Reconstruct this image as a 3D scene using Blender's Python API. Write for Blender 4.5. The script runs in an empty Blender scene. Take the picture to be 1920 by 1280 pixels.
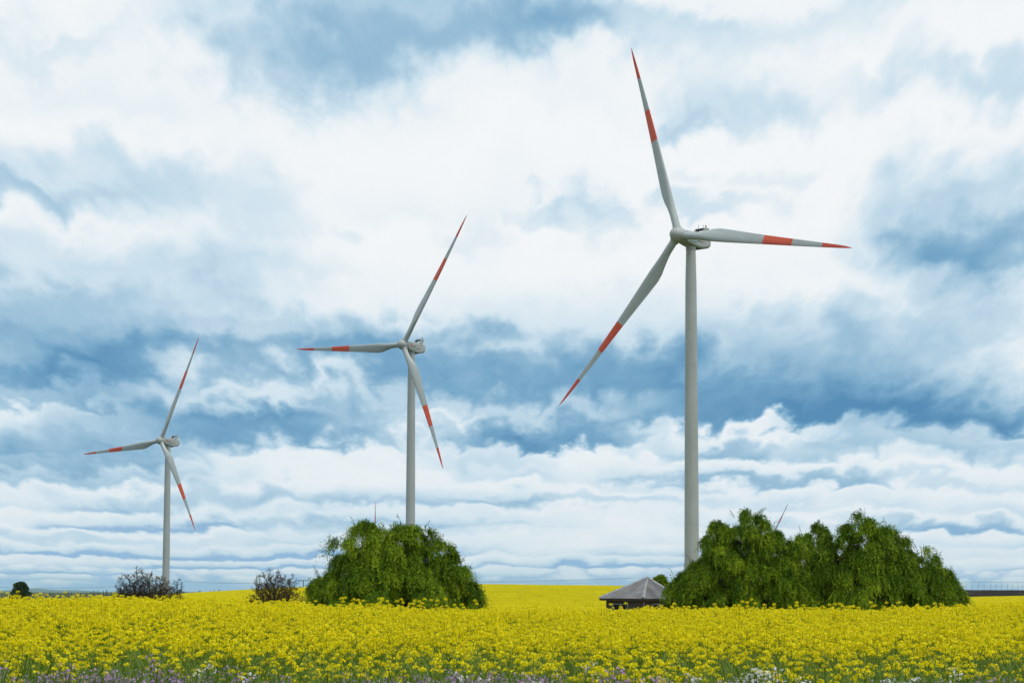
import bpy, math, random
import numpy as np
from mathutils import Vector, Matrix

random.seed(7)
RNG = np.random.default_rng(11)
R = math.radians
SC = bpy.context.scene
COL = SC.collection

# ------------------------------------------------------------------ camera
FPX = 1920 * 70 / 36.0                # focal length in photograph pixels
PITCH, ROLL, EYE = R(4.1), R(0.2), 1.7
CY = 1112 - FPX * math.tan(PITCH)     # principal point row (lens shift)
cam_data = bpy.data.cameras.new('camera')
cam_data.lens, cam_data.sensor_width = 70, 36
cam_data.shift_y = (CY - 640) / 1920
cam_data.clip_start, cam_data.clip_end = 0.1, 90000
cam = bpy.data.objects.new('camera', cam_data)
COL.objects.link(cam)
FWD = Vector((0, math.cos(PITCH), math.sin(PITCH)))
UP0 = Vector((0, -math.sin(PITCH), math.cos(PITCH)))
RIGHT = math.cos(ROLL) * Vector((1, 0, 0)) + math.sin(ROLL) * UP0
UP = -math.sin(ROLL) * Vector((1, 0, 0)) + math.cos(ROLL) * UP0
cam.matrix_world = Matrix(((RIGHT.x, UP.x, -FWD.x, 0), (RIGHT.y, UP.y, -FWD.y, 0),
                           (RIGHT.z, UP.z, -FWD.z, EYE), (0, 0, 0, 1)))
SC.camera = cam
SC.view_settings.view_transform = 'Standard'
SC.view_settings.look = 'None'
SC.view_settings.exposure = 0.0
SC.view_settings.gamma = 1.0
SC.view_settings.use_curve_mapping = False
SC.cycles.use_denoising = True
SC.cycles.max_bounces = 6
SC.cycles.transparent_max_bounces = 8
SC.cycles.volume_bounces = 1
SC.cycles.adaptive_threshold = 0.02


def ray(px, py):
    return FWD + RIGHT * ((px - 960) / FPX) + UP * ((CY - py) / FPX)


def at(px, py, dist):
    d = ray(px, py)
    return Vector((0, 0, EYE)) + d * (dist / d.y)


def lin(r, g, b):
    f = lambda c: (c / 255 / 12.92) if c / 255 <= 0.04045 else ((c / 255 + 0.055) / 1.055) ** 2.4
    return (f(r), f(g), f(b), 1)


# ------------------------------------------------------------------ node helper
class Nodes:
    def __init__(self, tree):
        self.t = tree

    def new(self, kind, **props):
        n = self.t.nodes.new(kind)
        for k, v in props.items():
            setattr(n, k, v)
        return n

    def put(self, sock, v):
        if hasattr(v, 'is_output'):
            self.t.links.new(v, sock)
        elif v is not None:
            sock.default_value = v

    def math(self, op, a, b=None, c=None, clamp=False):
        n = self.new('ShaderNodeMath', operation=op, use_clamp=clamp)
        for i, v in enumerate((a, b, c)):
            if v is not None:
                self.put(n.inputs[i], v)
        return n.outputs[0]

    def vec(self, op, a, b=None, c=None, out=0):
        n = self.new('ShaderNodeVectorMath', operation=op)
        for i, v in enumerate((a, b, c)):
            if v is not None:
                self.put(n.inputs[3 if op == 'SCALE' and i == 1 else i], v)
        return n.outputs['Value' if op in ('LENGTH', 'DOT_PRODUCT') else 'Vector']

    def comb(self, x, y, z=0.0):
        n = self.new('ShaderNodeCombineXYZ')
        for i, v in enumerate((x, y, z)):
            self.put(n.inputs[i], v)
        return n.outputs[0]

    def sep(self, v):
        n = self.new('ShaderNodeSeparateXYZ')
        self.put(n.inputs[0], v)
        return n.outputs

    def noise(self, vec, scale=1.0, detail=4.0, rough=0.5, dist=0.0, colour=False, lac=2.0, dim='3D'):
        n = self.new('ShaderNodeTexNoise', noise_dimensions=dim)
        if vec is not None:
            self.put(n.inputs['Vector'], vec)
        n.inputs['Scale'].default_value = scale
        n.inputs['Detail'].default_value = detail
        n.inputs['Roughness'].default_value = rough
        n.inputs['Lacunarity'].default_value = lac
        n.inputs['Distortion'].default_value = dist
        return n.outputs['Color' if colour else 'Fac']

    def ramp01(self, v, a, b, lo=0.0, hi=1.0, smooth=True):
        n = self.new('ShaderNodeMapRange', interpolation_type='SMOOTHSTEP' if smooth else 'LINEAR')
        self.put(n.inputs[0], v)
        for i, x in zip((1, 2, 3, 4), (a, b, lo, hi)):
            self.put(n.inputs[i], x)
        return n.outputs[0]

    def ramp(self, v, stops, interp='LINEAR'):
        n = self.new('ShaderNodeValToRGB')
        n.color_ramp.interpolation = interp
        e = n.color_ramp.elements
        while len(e) < len(stops):
            e.new(0.5)
        for el, (p, c) in zip(e, stops):
            el.position, el.color = p, c
        self.put(n.inputs[0], v)
        return n.outputs[0]

    def mix(self, f, a, b, mode='MIX'):
        n = self.new('ShaderNodeMix', data_type='RGBA', blend_type=mode)
        self.put(n.inputs[0], f)
        self.put(n.inputs[6], a)
        self.put(n.inputs[7], b)
        return n.outputs[2]


# ------------------------------------------------------------------ sky
SUN_EL, SUN_AZ = R(66), R(128)        # azimuth clockwise from +Y (the viewing direction)
world = bpy.data.worlds.new('World')
SC.world = world
world.use_nodes = True
world.node_tree.nodes.clear()


def build_sky():
    N = Nodes(world.node_tree)
    out = N.new('ShaderNodeOutputWorld')
    bg = N.new('ShaderNodeBackground')
    bg.inputs['Strength'].default_value = 0.1
    N.t.links.new(bg.outputs[0], out.inputs[0])
    sky = N.new('ShaderNodeTexSky', sky_type='NISHITA', sun_disc=False,
                sun_elevation=SUN_EL, sun_rotation=SUN_AZ, air_density=1.0, dust_density=0.3, ozone_density=2.0)
    d = N.new('ShaderNodeTexCoord').outputs['Generated']
    N.put(sky.inputs[0], N.vec('NORMALIZE', N.vec('ADD', d, (0.0, 0.0, 0.14))))
    s = N.sep(d)
    az = N.math('ARCTAN2', s[0], s[1])
    el = N.math('MAXIMUM', N.math('ARCSINE', s[2]), 0.0)
    inv = N.math('DIVIDE', 1.0, N.math('ADD', el, 0.055))
    P = N.comb(N.math('MULTIPLY', s[0], inv), N.math('MULTIPLY', s[1], inv), 0.0)   # flat cloud deck in perspective
    e2 = N.math('ADD', el, 0.07)
    lg = N.math('LOGARITHM', e2, 2.718282)
    invx = N.math('DIVIDE', 1.0, N.math('MULTIPLY_ADD', el, 0.35, 0.13))
    Q = N.comb(N.math('MULTIPLY', az, invx), N.math('MULTIPLY', lg, 1.35), 0.0)        # billows, about as tall as wide
    # turbulence that breaks the cloud outlines: slow drift plus rounded billows
    w1 = N.vec('SUBTRACT', N.noise(Q, 1.7, 3, 0.5, colour=True, dim='2D'), (0.5, 0.5, 0.5))
    bl = N.vec('SUBTRACT', N.noise(Q, 4.0, 6, 0.52, colour=True, dim='2D'), (0.5, 0.5, 0.5))
    bl = N.vec('ABSOLUTE', bl)
    amp = N.math('ADD', el, 0.016)
    calm = N.ramp01(el, 0.08, 0.17, 1.0, 0.60)
    a1, a2 = N.sep(w1), N.sep(bl)
    daz = N.math('MULTIPLY', amp, N.math('MULTIPLY_ADD', a1[0], 0.55, N.math('MULTIPLY', N.math('MULTIPLY', a2[0], calm), 0.90)))
    bump = N.math('MULTIPLY', N.math('MULTIPLY', amp, calm), N.math('SUBTRACT', a2[1], 0.10))
    del_ = N.math('MULTIPLY_ADD', bump, -0.62, N.math('MULTIPLY', amp, N.math('MULTIPLY', a1[1], 0.26)))
    wel = N.math('ADD', el, del_)
    V = N.comb(N.math('ADD', az, daz), wel, N.math('MULTIPLY', wel, -1.0))

    # heavy cloud undersides: centre x, y, half width, reach up, reach down, weight
    blobs = [
        (760, 10, 580, 150, 165, .42), (900, 45, 420, 70, 75, .20), (1280, 0, 560, 70, 110, .26), (560, 110, 220, 80, 95, .26),
        (170, 45, 110, 40, 60, .14), (120, 290, 330, 100, 115, .26), (40, 345, 200, 50, 55, .26), (250, 280, 120, 80, 80, .10),
        (470, 390, 230, 150, 95, .22), (150, 500, 560, 80, 90, .22), (120, 580, 420, 80, 90, .38),
        (20, 655, 400, 100, 75, .36), (60, 735, 340, 85, 26, .42), (260, 680, 260, 60, 60, .34), (600, 650, 480, 70, 70, .26),
        (480, 690, 430, 50, 50, .24), (930, 690, 500, 85, 60, .46), (850, 752, 280, 70, 26, .26), (1130, 700, 320, 80, 60, .22),
        (300, 775, 300, 65, 60, .34), (540, 806, 320, 72, 30, .48), (640, 785, 180, 50, 45, .22), (120, 852, 280, 75, 30, .42),
        (300, 855, 130, 35, 28, .2),
        (1060, 818, 250, 62, 24, .74), (960, 803, 150, 30, 34, .16),
        (1560, 770, 620, 165, 30, .64), (1420, 768, 290, 90, 26, .22), (1780, 782, 370, 80, 24, .36), (1480, 640, 380, 100, 110, .22),
        (1840, 395, 260, 160, 160, .42), (1890, 450, 190, 85, 80, .32), (1760, 490, 180, 70, 70, .18),
        (1840, 575, 210, 75, 75, .28), (1620, 600, 260, 80, 80, .14), (1200, 590, 420, 90, 90, .14),
        (1480, 150, 180, 90, 75, .27), (1410, 185, 90, 36, 32, .12), (1860, 140, 180, 85, 80, .25), (1640, 110, 170, 60, 70, .10),
        (1340, 368, 140, 46, 42, .27), (1140, 395, 90, 75, 70, .24), (1050, 382, 80, 32, 30, .18), (1440, 305, 80, 38, 36, .14),
        (930, 430, 80, 45, 55, .14), (700, 425, 55, 28, 28, .15),
        (1740, 818, 290, 36, 36, .40), (1400, 832, 75, 24, 22, .28), (1290, 842, 80, 18, 18, .15),
        (1500, 902, 460, 20, 17, .22), (1090, 938, 330, 17, 15, .2), (450, 935, 240, 34, 28, .30),
        (640, 985, 520, 17, 14, .16), (1750, 985, 430, 16, 13, .18), (120, 1010, 400, 16, 13, .2), (900, 852, 170, 26, 26, .2),
    ]
    D = 0.0
    for cx, cy, wx, up, dn, w in blobs:
        v = ray(cx, cy).normalized()
        a, e = math.atan2(v.x, v.y), math.asin(v.z)
        sx, su, sd = FPX / wx, FPX / up, FPX / dn
        q = N.vec('MULTIPLY_ADD', V, (sx, su, sd), (-a * sx, -e * su, e * sd))
        q = N.vec('MAXIMUM', q, (-1000, 0, 0))
        b = N.ramp01(N.vec('LENGTH', q), 0.25, 1.12, w, 0.0)
        D = N.math('ADD', D, b)
    # rows of flat-based cumulus that go on all round the sky: each row dark at its base, bright towards its top
    def rows(k, shift, wav, off):
        ph = N.math('MULTIPLY_ADD', N.math('LOGARITHM', N.math('ADD', N.math('MULTIPLY_ADD', del_, wav, el), 0.0138), 2.718282), k, shift)
        ph = N.math('MULTIPLY_ADD', N.noise(N.comb(N.math('MULTIPLY', az, 3.2), N.math('MULTIPLY', lg, 1.2), 0.0), 1.0, 2, 0.45, dim='2D'), 1.3, ph)
        fr = N.math('FRACT', ph)
        rid = N.math('FLOOR', ph)
        sh = N.math('MULTIPLY', N.math('POWER', N.math('SUBTRACT', 1.0, fr), 1.25), N.ramp01(fr, 0.0, 0.30))
        an = N.noise(N.comb(N.math('MULTIPLY_ADD', rid, 7.31, N.math('MULTIPLY', N.math('ADD', az, daz), off)), N.math('MULTIPLY', rid, 3.17), 0.0), 1.0, 3, 0.55, dim='2D')
        return N.math('MULTIPLY', sh, N.ramp01(an, 0.36, 0.66))
    r1 = rows(5.4, 20.0, 0.60, 6.0)
    n3 = N.noise(P, 0.42, 3, 0.5, dim='2D')
    bb = N.noise(Q, 9.0, 6, 0.58, dim='2D')
    low = N.ramp01(el, 0.055, 0.10, 1.0, 0.0)
    inframe = N.math('MULTIPLY', N.ramp01(N.math('ABSOLUTE', az), 0.27, 0.45, 1.0, 0.0), N.ramp01(el, 0.28, 0.42, 1.0, 0.0))
    D = N.math('MULTIPLY_ADD', r1, N.math('MULTIPLY_ADD', low, 0.44, 0.14), D)
    D = N.math('ADD', D, N.math('MULTIPLY', N.ramp01(n3, 0.42, 0.66), N.math('SUBTRACT', 0.62, N.math('MULTIPLY', inframe, 0.56))))
    fine = N.math('MULTIPLY_ADD', N.math('SUBTRACT', bb, 0.5), 0.20, N.math('MULTIPLY', N.math('SUBTRACT', a2[2], 0.10), -0.42))
    D = N.math('ADD', D, N.math('MULTIPLY', N.math('MULTIPLY', fine, calm), N.ramp01(D, 0.0, 0.40, 0.35, 0.9)))
    D = N.math('ADD', D, N.ramp01(el, 0.0, 0.22, 0.17, 0.04))
    D = N.math('MULTIPLY', D, 0.86)
    cloud = N.ramp(D, [(0.0, lin(252, 253, 254)), (0.12, lin(240, 246, 250)), (0.30, lin(209, 229, 242)), (0.52, lin(167, 201, 224)),
                       (0.76, lin(122, 170, 204)), (1.0, lin(84, 140, 184))])
    # blue gaps low over the horizon
    gap = N.math('MULTIPLY', N.ramp01(r1, 0.30, 0.55), N.ramp01(el, 0.010, 0.055, 0.75, 0.0))
    gap = N.math('MAXIMUM', gap, N.ramp01(N.math('MULTIPLY_ADD', bump, 2.0, el), 0.001, 0.011, 0.85, 0.0))
    clear = N.vec('MULTIPLY', sky.outputs[0], (0.72, 0.97, 1.20))
    final = N.mix(gap, N.vec('SCALE', cloud, 9.7), clear)
    N.t.links.new(final, bg.inputs['Color'])


build_sky()

sun_data = bpy.data.lights.new('sun', 'SUN')
sun_data.energy, sun_data.angle, sun_data.color = 2.0, R(10), (1.0, 0.95, 0.86)
sun = bpy.data.objects.new('sun', sun_data)
COL.objects.link(sun)
sd = Vector((math.sin(SUN_AZ) * math.cos(SUN_EL), math.cos(SUN_AZ) * math.cos(SUN_EL), math.sin(SUN_EL)))
sun.rotation_euler = sd.to_track_quat('Z', 'Y').to_euler()
sun.location = (0, -20, 60)


# ------------------------------------------------------------------ mesh helpers
def tag(o, label=None, cat=None, group=None, kind=None):
    for k, v in (('label', label), ('category', cat), ('group', group), ('kind', kind)):
        if v:
            o[k] = v
    return o


def mesh_np(name, verts, faces, mats, mat_idx=None, smooth=False, uv_rand=None):
    verts = np.asarray(verts, dtype=np.float32).reshape(-1, 3)
    faces = np.asarray(faces, dtype=np.int32)
    k = faces.shape[1]
    me = bpy.data.meshes.new(name)
    me.vertices.add(len(verts))
    me.vertices.foreach_set('co', verts.ravel())
    me.loops.add(faces.size)
    me.loops.foreach_set('vertex_index', faces.ravel())
    me.polygons.add(len(faces))
    me.polygons.foreach_set('loop_start', np.arange(0, faces.size, k, dtype=np.int32))
    for m in (mats if isinstance(mats, (list, tuple)) else [mats]):
        me.materials.append(m)
    if mat_idx is not None:
        me.polygons.foreach_set('material_index', np.asarray(mat_idx, dtype=np.int32))
    if smooth:
        me.polygons.foreach_set('use_smooth', np.ones(len(faces), dtype=bool))
    if uv_rand is not None:
        at_ = me.attributes.new('tint', 'FLOAT', 'FACE')
        at_.data.foreach_set('value', np.asarray(uv_rand, dtype=np.float32))
    me.update(calc_edges=True)
    me.validate()
    return me


def obj(name, mesh, parent=None):
    o = bpy.data.objects.new(name, mesh)
    COL.objects.link(o)
    if parent is not None:
        o.parent = parent
    return o


def empty(name, loc=(0, 0, 0)):
    o = bpy.data.objects.new(name, None)
    o.empty_display_size = 0.3
    COL.objects.link(o)
    o.location = loc
    return o


class MB:
    """collects polygons of mixed size"""
    def __init__(self):
        self.v, self.f = [], []

    def add(self, verts, faces):
        b = len(self.v)
        self.v += [tuple(p) for p in verts]
        self.f += [tuple(i + b for i in f) for f in faces]
        return self

    def box(self, lo, hi, mat=None):
        x0, y0, z0 = lo
        x1, y1, z1 = hi
        p = [Vector(q) for q in ((x0, y0, z0), (x1, y0, z0), (x1, y1, z0), (x0, y1, z0), (x0, y0, z1), (x1, y0, z1), (x1, y1, z1), (x0, y1, z1))]
        if mat is not None:
            p = [mat @ q for q in p]
        return self.add(p, [(3, 2, 1, 0), (4, 5, 6, 7), (0, 1, 5, 4), (1, 2, 6, 5), (2, 3, 7, 6), (3, 0, 4, 7)])

    def tube(self, pts, radii, n=8, cap=True):
        pts = [Vector(p) for p in pts]
        if not hasattr(radii, '__len__'):
            radii = [radii] * len(pts)
        rings = []
        for i, p in enumerate(pts):
            t = (pts[min(i + 1, len(pts) - 1)] - pts[max(i - 1, 0)])
            t = t.normalized() if t.length > 1e-9 else Vector((0, 0, 1))
            a = t.cross(Vector((0.3, 0.9, 0.1)) if abs(t.z) > 0.9 else Vector((0, 0, 1))).normalized()
            b = t.cross(a)
            rings.append([p + (a * math.cos(2 * math.pi * k / n) + b * math.sin(2 * math.pi * k / n)) * radii[i] for k in range(n)])
        v = [q for r_ in rings for q in r_]
        f = [(i * n + k, i * n + (k + 1) % n, (i + 1) * n + (k + 1) % n, (i + 1) * n + k) for i in range(len(pts) - 1) for k in range(n)]
        if cap:
            f += [tuple(range(n - 1, -1, -1)), tuple((len(pts) - 1) * n + k for k in range(n))]
        return self.add(v, f)

    def mesh(self, name, mats, smooth=False, idx=None):
        me = bpy.data.meshes.new(name)
        me.from_pydata(self.v, [], self.f)
        for m in (mats if isinstance(mats, (list, tuple)) else [mats]):
            me.materials.append(m)
        if smooth:
            me.polygons.foreach_set('use_smooth', [True] * len(me.polygons))
        if idx is not None:
            me.polygons.foreach_set('material_index', idx)
        me.update()
        return me


# ------------------------------------------------------------------ materials
def material(name, colour=None, rough=0.6, build=None, spec=0.4):
    m = bpy.data.materials.new(name)
    m.use_nodes = True
    N = Nodes(m.node_tree)
    b = m.node_tree.nodes['Principled BSDF']
    b.inputs['Roughness'].default_value = rough
    b.inputs['Specular IOR Level'].default_value = spec
    if colour:
        b.inputs['Base Color'].default_value = (*colour[:3], 1)
    if build:
        build(N, b, m)
    return m


def two_tone(c1, c2, scale, detail=4, lo=0.35, hi=0.65, bump=0.0, stretch=(1, 1, 1), coord='Object'):
    def f(N, b, m):
        tc = N.new('ShaderNodeTexCoord').outputs[coord]
        v = N.vec('MULTIPLY', tc, stretch)
        n = N.noise(v, scale, detail, 0.6)
        N.put(b.inputs['Base Color'], N.ramp(n, [(lo, (*c1[:3], 1)), (hi, (*c2[:3], 1))]))
        if bump:
            bn = N.new('ShaderNodeBump')
            bn.inputs['Strength'].default_value = bump
            N.put(bn.inputs['Height'], n)
            N.t.links.new(bn.outputs[0], b.inputs['Normal'])
    return f


def leafy(name, stops, trans=0.35, attr='tint', rough=0.55, inst=False, spec=0.25):
    """thin leaf or petal: diffuse plus light through the blade; colour varies from leaf to leaf"""
    m = bpy.data.materials.new(name)
    m.use_nodes = True
    N = Nodes(m.node_tree)
    m.node_tree.nodes.clear()
    out = N.new('ShaderNodeOutputMaterial')
    a = N.new('ShaderNodeAttribute', attribute_name=attr)
    f = a.outputs['Fac']
    if inst:
        r = N.new('ShaderNodeObjectInfo').outputs['Random']
        f = N.math('FRACT', N.math('ADD', N.math('MULTIPLY', f, 0.6), N.math('MULTIPLY', r, 0.4)))
    c = N.ramp(f, [(p, (*q[:3], 1)) for p, q in stops])
    p = N.new('ShaderNodeBsdfPrincipled')
    p.inputs['Roughness'].default_value = rough
    p.inputs['Specular IOR Level'].default_value = spec
    N.put(p.inputs['Base Color'], c)
    t = N.new('ShaderNodeBsdfTranslucent')
    N.put(t.inputs['Color'], c)
    mx = N.new('ShaderNodeMixShader')
    mx.inputs[0].default_value = trans
    N.t.links.new(p.outputs[0], mx.inputs[1])
    N.t.links.new(t.outputs[0], mx.inputs[2])
    N.t.links.new(mx.outputs[0], out.inputs[0])
    return m


def painted_steel(c):
    def f(N, b, m):
        tc = N.new('ShaderNodeTexCoord').outputs['Object']
        n = N.noise(N.vec('MULTIPLY', tc, (1, 1, 0.05)), 1.6, 6, 0.68)        # faint run-off streaks
        n2 = N.noise(tc, 0.16, 3, 0.5)
        k = N.math('ADD', N.math('MULTIPLY', n, 0.6), N.math('MULTIPLY', n2, 0.4))
        N.put(b.inputs['Base Color'], N.ramp(k, [(0.3, (c[0] * .80, c[1] * .80, c[2] * .76, 1)), (0.60, (*c, 1))]))
        N.put(b.inputs['Roughness'], N.ramp01(n, 0.3, 0.7, 0.38, 0.5))
    return f


M = {}
M['tower'] = material('turbine_paint', build=painted_steel((0.41, 0.44, 0.435)), spec=0.35)
M['blade'] = material('blade_paint', build=painted_steel((0.43, 0.47, 0.475)), spec=0.35)
M['red'] = material('red_paint', build=two_tone((0.62, 0.075, 0.03), (0.70, 0.10, 0.04), 0.3, 4), rough=0.45)
M['joint'] = material('flange_grey', (0.33, 0.34, 0.33), 0.6)
M['dark'] = material('dark_grey_metal', (0.035, 0.045, 0.05), 0.5)
M['steel'] = material('galvanised_steel', (0.35, 0.36, 0.37), 0.4)
M['lamp_red'] = material('red_lamp_glass', (0.35, 0.02, 0.015), 0.2)
M['sign_red'] = material('emblem_red', (0.48, 0.09, 0.05), 0.5)
M['sign_orange'] = material('emblem_orange', (0.75, 0.36, 0.16), 0.5)
M['sign_blue'] = material('lettering_blue', (0.03, 0.10, 0.20), 0.5)
M['sign_teal'] = material('lettering_teal', (0.10, 0.28, 0.26), 0.5)
M['sign_green'] = material('lettering_green', (0.06, 0.30, 0.13), 0.5)
M['soil'] = material('field_soil', build=two_tone((0.035, 0.045, 0.014), (0.075, 0.085, 0.024), 1.5, 6, bump=0.4), rough=0.95, spec=0.1)
M['plough'] = material('ploughed_soil', build=two_tone((0.013, 0.010, 0.009), (0.026, 0.020, 0.017), 0.08, 6, bump=0.5, stretch=(1, .3, 1)), rough=1.0, spec=0.02)
M['petal'] = leafy('rape_petal', [(0.0, (0.79, 0.66, 0.003)), (0.6, (0.91, 0.81, 0.004)), (0.9, (0.86, 0.70, 0.004)), (1.0, (0.80, 0.48, 0.004))], 0.30, inst=True, spec=0.15)
M['bud'] = leafy('rape_bud', [(0.0, (0.36, 0.36, 0.02)), (1.0, (0.52, 0.46, 0.02))], 0.2, inst=True)
M['stalk'] = leafy('rape_stalk', [(0.0, (0.13, 0.22, 0.012)), (1.0, (0.28, 0.34, 0.018))], 0.3, inst=True)
M['violet'] = leafy('radish_petal_violet', [(0.0, (0.34, 0.18, 0.42)), (0.5, (0.48, 0.29, 0.52)), (1.0, (0.62, 0.48, 0.64))], 0.3, inst=True)
M['white'] = leafy('radish_petal_white', [(0.0, (0.72, 0.72, 0.70)), (1.0, (0.80, 0.78, 0.80))], 0.3, inst=True)
M['grass'] = leafy('grass_blade', [(0.0, (0.065, 0.13, 0.010)), (0.6, (0.12, 0.20, 0.016)), (1.0, (0.21, 0.27, 0.03))], 0.3, inst=True)
M['willow'] = leafy('willow_leaf', [(0.0, (0.048, 0.102, 0.004)), (0.45, (0.122, 0.220, 0.008)), (0.90, (0.33, 0.44, 0.020)), (0.95, (0.22, 0.18, 0.02)), (1.0, (0.24, 0.14, 0.05))], 0.26, spec=0.08)  # pale stop brightened so foliage highlights are partly in the leaf colour
M['bark'] = material('bark', build=two_tone((0.030, 0.024, 0.018), (0.085, 0.070, 0.052), 6, 6, bump=0.6, stretch=(1, 1, .25)), rough=0.95, spec=0.1)
M['lichen_bark'] = material('lichen_bark', build=two_tone((0.018, 0.015, 0.010), (0.075, 0.062, 0.042), 3, 6, .45, .75, bump=0.4), rough=0.95, spec=0.1)
M['lichen'] = leafy('lichen_twig', [(0.0, (0.020, 0.016, 0.010)), (0.6, (0.085, 0.066, 0.034)), (1.0, (0.15, 0.095, 0.040))], 0.1, spec=0.05)
M['conifer'] = leafy('conifer_leaf', [(0.0, (0.026, 0.060, 0.022)), (1.0, (0.075, 0.130, 0.044))], 0.15)


# ------------------------------------------------------------------ terrain
def hor(px):
    return 1108.73 + (np.asarray(px) - 23.3) * 6.53 / 1871.4


NEAR = np.array([(-400, 1122), (0, 1123), (200, 1124), (330, 1126), (420, 1130), (560, 1139), (900, 1144), (1250, 1147), (1650, 1146), (1800, 1141), (1920, 1136), (2300, 1132)], float)
FAR = np.array([(-400, 1128), (200, 1126), (330, 1114), (400, 1109.5), (480, 1105), (560, 1101.5), (650, 1099), (900, 1095.5), (1130, 1098.5), (1300, 1101), (1650, 1116), (1800, 1120), (1920, 1117.5), (2300, 1113)], float)
CROP = 0.95


def sstep(a, b, x):
    t = np.clip((x - a) / (b - a), 0, 1)
    return t * t * (3 - 2 * t)


def ground_z(x, y):
    x, y = np.asarray(x, float), np.asarray(y, float)
    ang = np.clip(np.arctan2(x, y), -0.5, 0.5)
    d = np.hypot(x, y) * np.cos(ang)
    px = 960 + FPX * np.tan(ang)
    h = hor(px)
    zn = EYE + (h - np.interp(px, NEAR[:, 0], NEAR[:, 1])) * 60 / FPX - CROP
    zf = EYE + (h - np.interp(px, FAR[:, 0], FAR[:, 1])) * 500 / FPX - CROP
    z = zn * sstep(20, 60, d)
    z = z + (-0.85 - zn) * sstep(62, 120, d)
    z = z + (zf + 0.85) * sstep(165, 520, d) ** 0.9
    z = z + (-1.2 - zf) * sstep(505, 760, d)
    # low ground round the farthest turbine, and the ploughed rise on the right
    z = z - 17 * np.exp(-(((x + 185) / 120) ** 2 + ((y - 1030) / 190) ** 2))
    rise = sstep(1500, 1700, px) * sstep(560, 800, d) * sstep(1900, 1200, d)
    z = z + rise * (EYE + (h - 1106.5) * 800 / FPX + 1.2 + 0.0)
    return z


def make_ground():
    ang = np.concatenate([np.linspace(-math.pi, -0.42, 40)[:-1], np.linspace(-0.42, 0.42, 190), np.linspace(0.42, math.pi, 40)[1:-1]])
    rad = np.concatenate([np.linspace(0.0, 18, 8), np.geomspace(19, 1300, 170), np.geomspace(1400, 33000, 24)])
    A, Rr = np.meshgrid(ang, rad)
    X, Y = Rr * np.sin(A), Rr * np.cos(A)
    Z = ground_z(X, Y)
    Z = Z + RNG.normal(size=Z.shape) * np.clip(0.0004 * Rr, 0, 0.05) * (Rr < 1500)
    n, m = A.shape
    i = np.arange(n - 1)[:, None] * m
    j = np.arange(m)[None]
    j2 = (j + 1) % m
    f = np.stack([i + j, i + m + j, i + m + j2, i + j2], -1).reshape(-1, 4)
    v = np.stack([X, Y, Z], -1).reshape(-1, 3)
    return tag(obj('ground', mesh_np('ground', v, f, M['soil'], smooth=True)), kind='structure')


make_ground()


def make_plough():
    px = np.linspace(1380, 2500, 60)
    dist = np.linspace(585, 1150, 50)
    PX, DD = np.meshgrid(px, dist)
    X = (PX - 960) / FPX * DD
    Z = ground_z(X, DD) + 0.12 + 0.10 * np.sin(DD * 0.9) + RNG.normal(size=X.shape) * 0.05
    n, m = X.shape
    i = np.arange(n - 1)[:, None] * m
    j = np.arange(m - 1)[None]
    f = np.stack([i + j, i + j + 1, i + m + j + 1, i + m + j], -1).reshape(-1, 4)
    tag(obj('ploughed_field', mesh_np('ploughed_field', np.stack([X, DD, Z], -1), f, M['plough'], smooth=True)), kind='structure')


make_plough()


def make_hills():
    """low far range seen on the left, 26 km away, with real depth"""
    dist = 26000.0
    px = np.linspace(-260, 620, 120)
    prof = 0.8 + 5.0 * np.exp(-((px - 74) / 24) ** 2) + 3.2 * np.exp(-((px - 140) / 20) ** 2) + 2.4 * np.exp(-((px + 30) / 60) ** 2) \
        + 1.5 * np.exp(-((px - 300) / 80) ** 2) + 0.5 * np.sin(px / 9.0) * np.exp(-((px - 90) / 90) ** 2)
    rows = [(-2500, 0.0), (-1500, 0.55), (-600, 0.9), (0, 1.0), (900, 0.7), (2500, 0.0)]
    v = []
    for dy, k in rows:
        for p, h in zip(px, prof):
            y = dist + dy
            v.append(((p - 960) / FPX * dist, y, -8 + k * (8 + h * dist / FPX)))
    m = len(px)
    f = [(r * m + c, r * m + c + 1, (r + 1) * m + c + 1, (r + 1) * m + c) for r in range(len(rows) - 1) for c in range(m - 1)]
    mat = material('far_hill_woods', build=two_tone((0.03, 0.06, 0.03), (0.06, 0.09, 0.04), 0.002, 4), rough=1.0, spec=0.0)
    tag(obj('hills', mesh_np('hills', v, f, mat, smooth=True)), kind='structure')


make_hills()


# ------------------------------------------------------------------ wind turbines
BLADE_R = 58.0


def airfoil(n=22):
    t = np.linspace(0, 2 * math.pi, n, endpoint=False)
    x = 0.5 * (1 + np.cos(t))
    yt = 5 * (0.2969 * np.sqrt(x) - 0.126 * x - 0.3516 * x ** 2 + 0.2843 * x ** 3 - 0.1015 * x ** 4)
    y = np.where(np.sin(t) >= 0, yt, -yt * 0.75)
    return x, y, t


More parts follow.
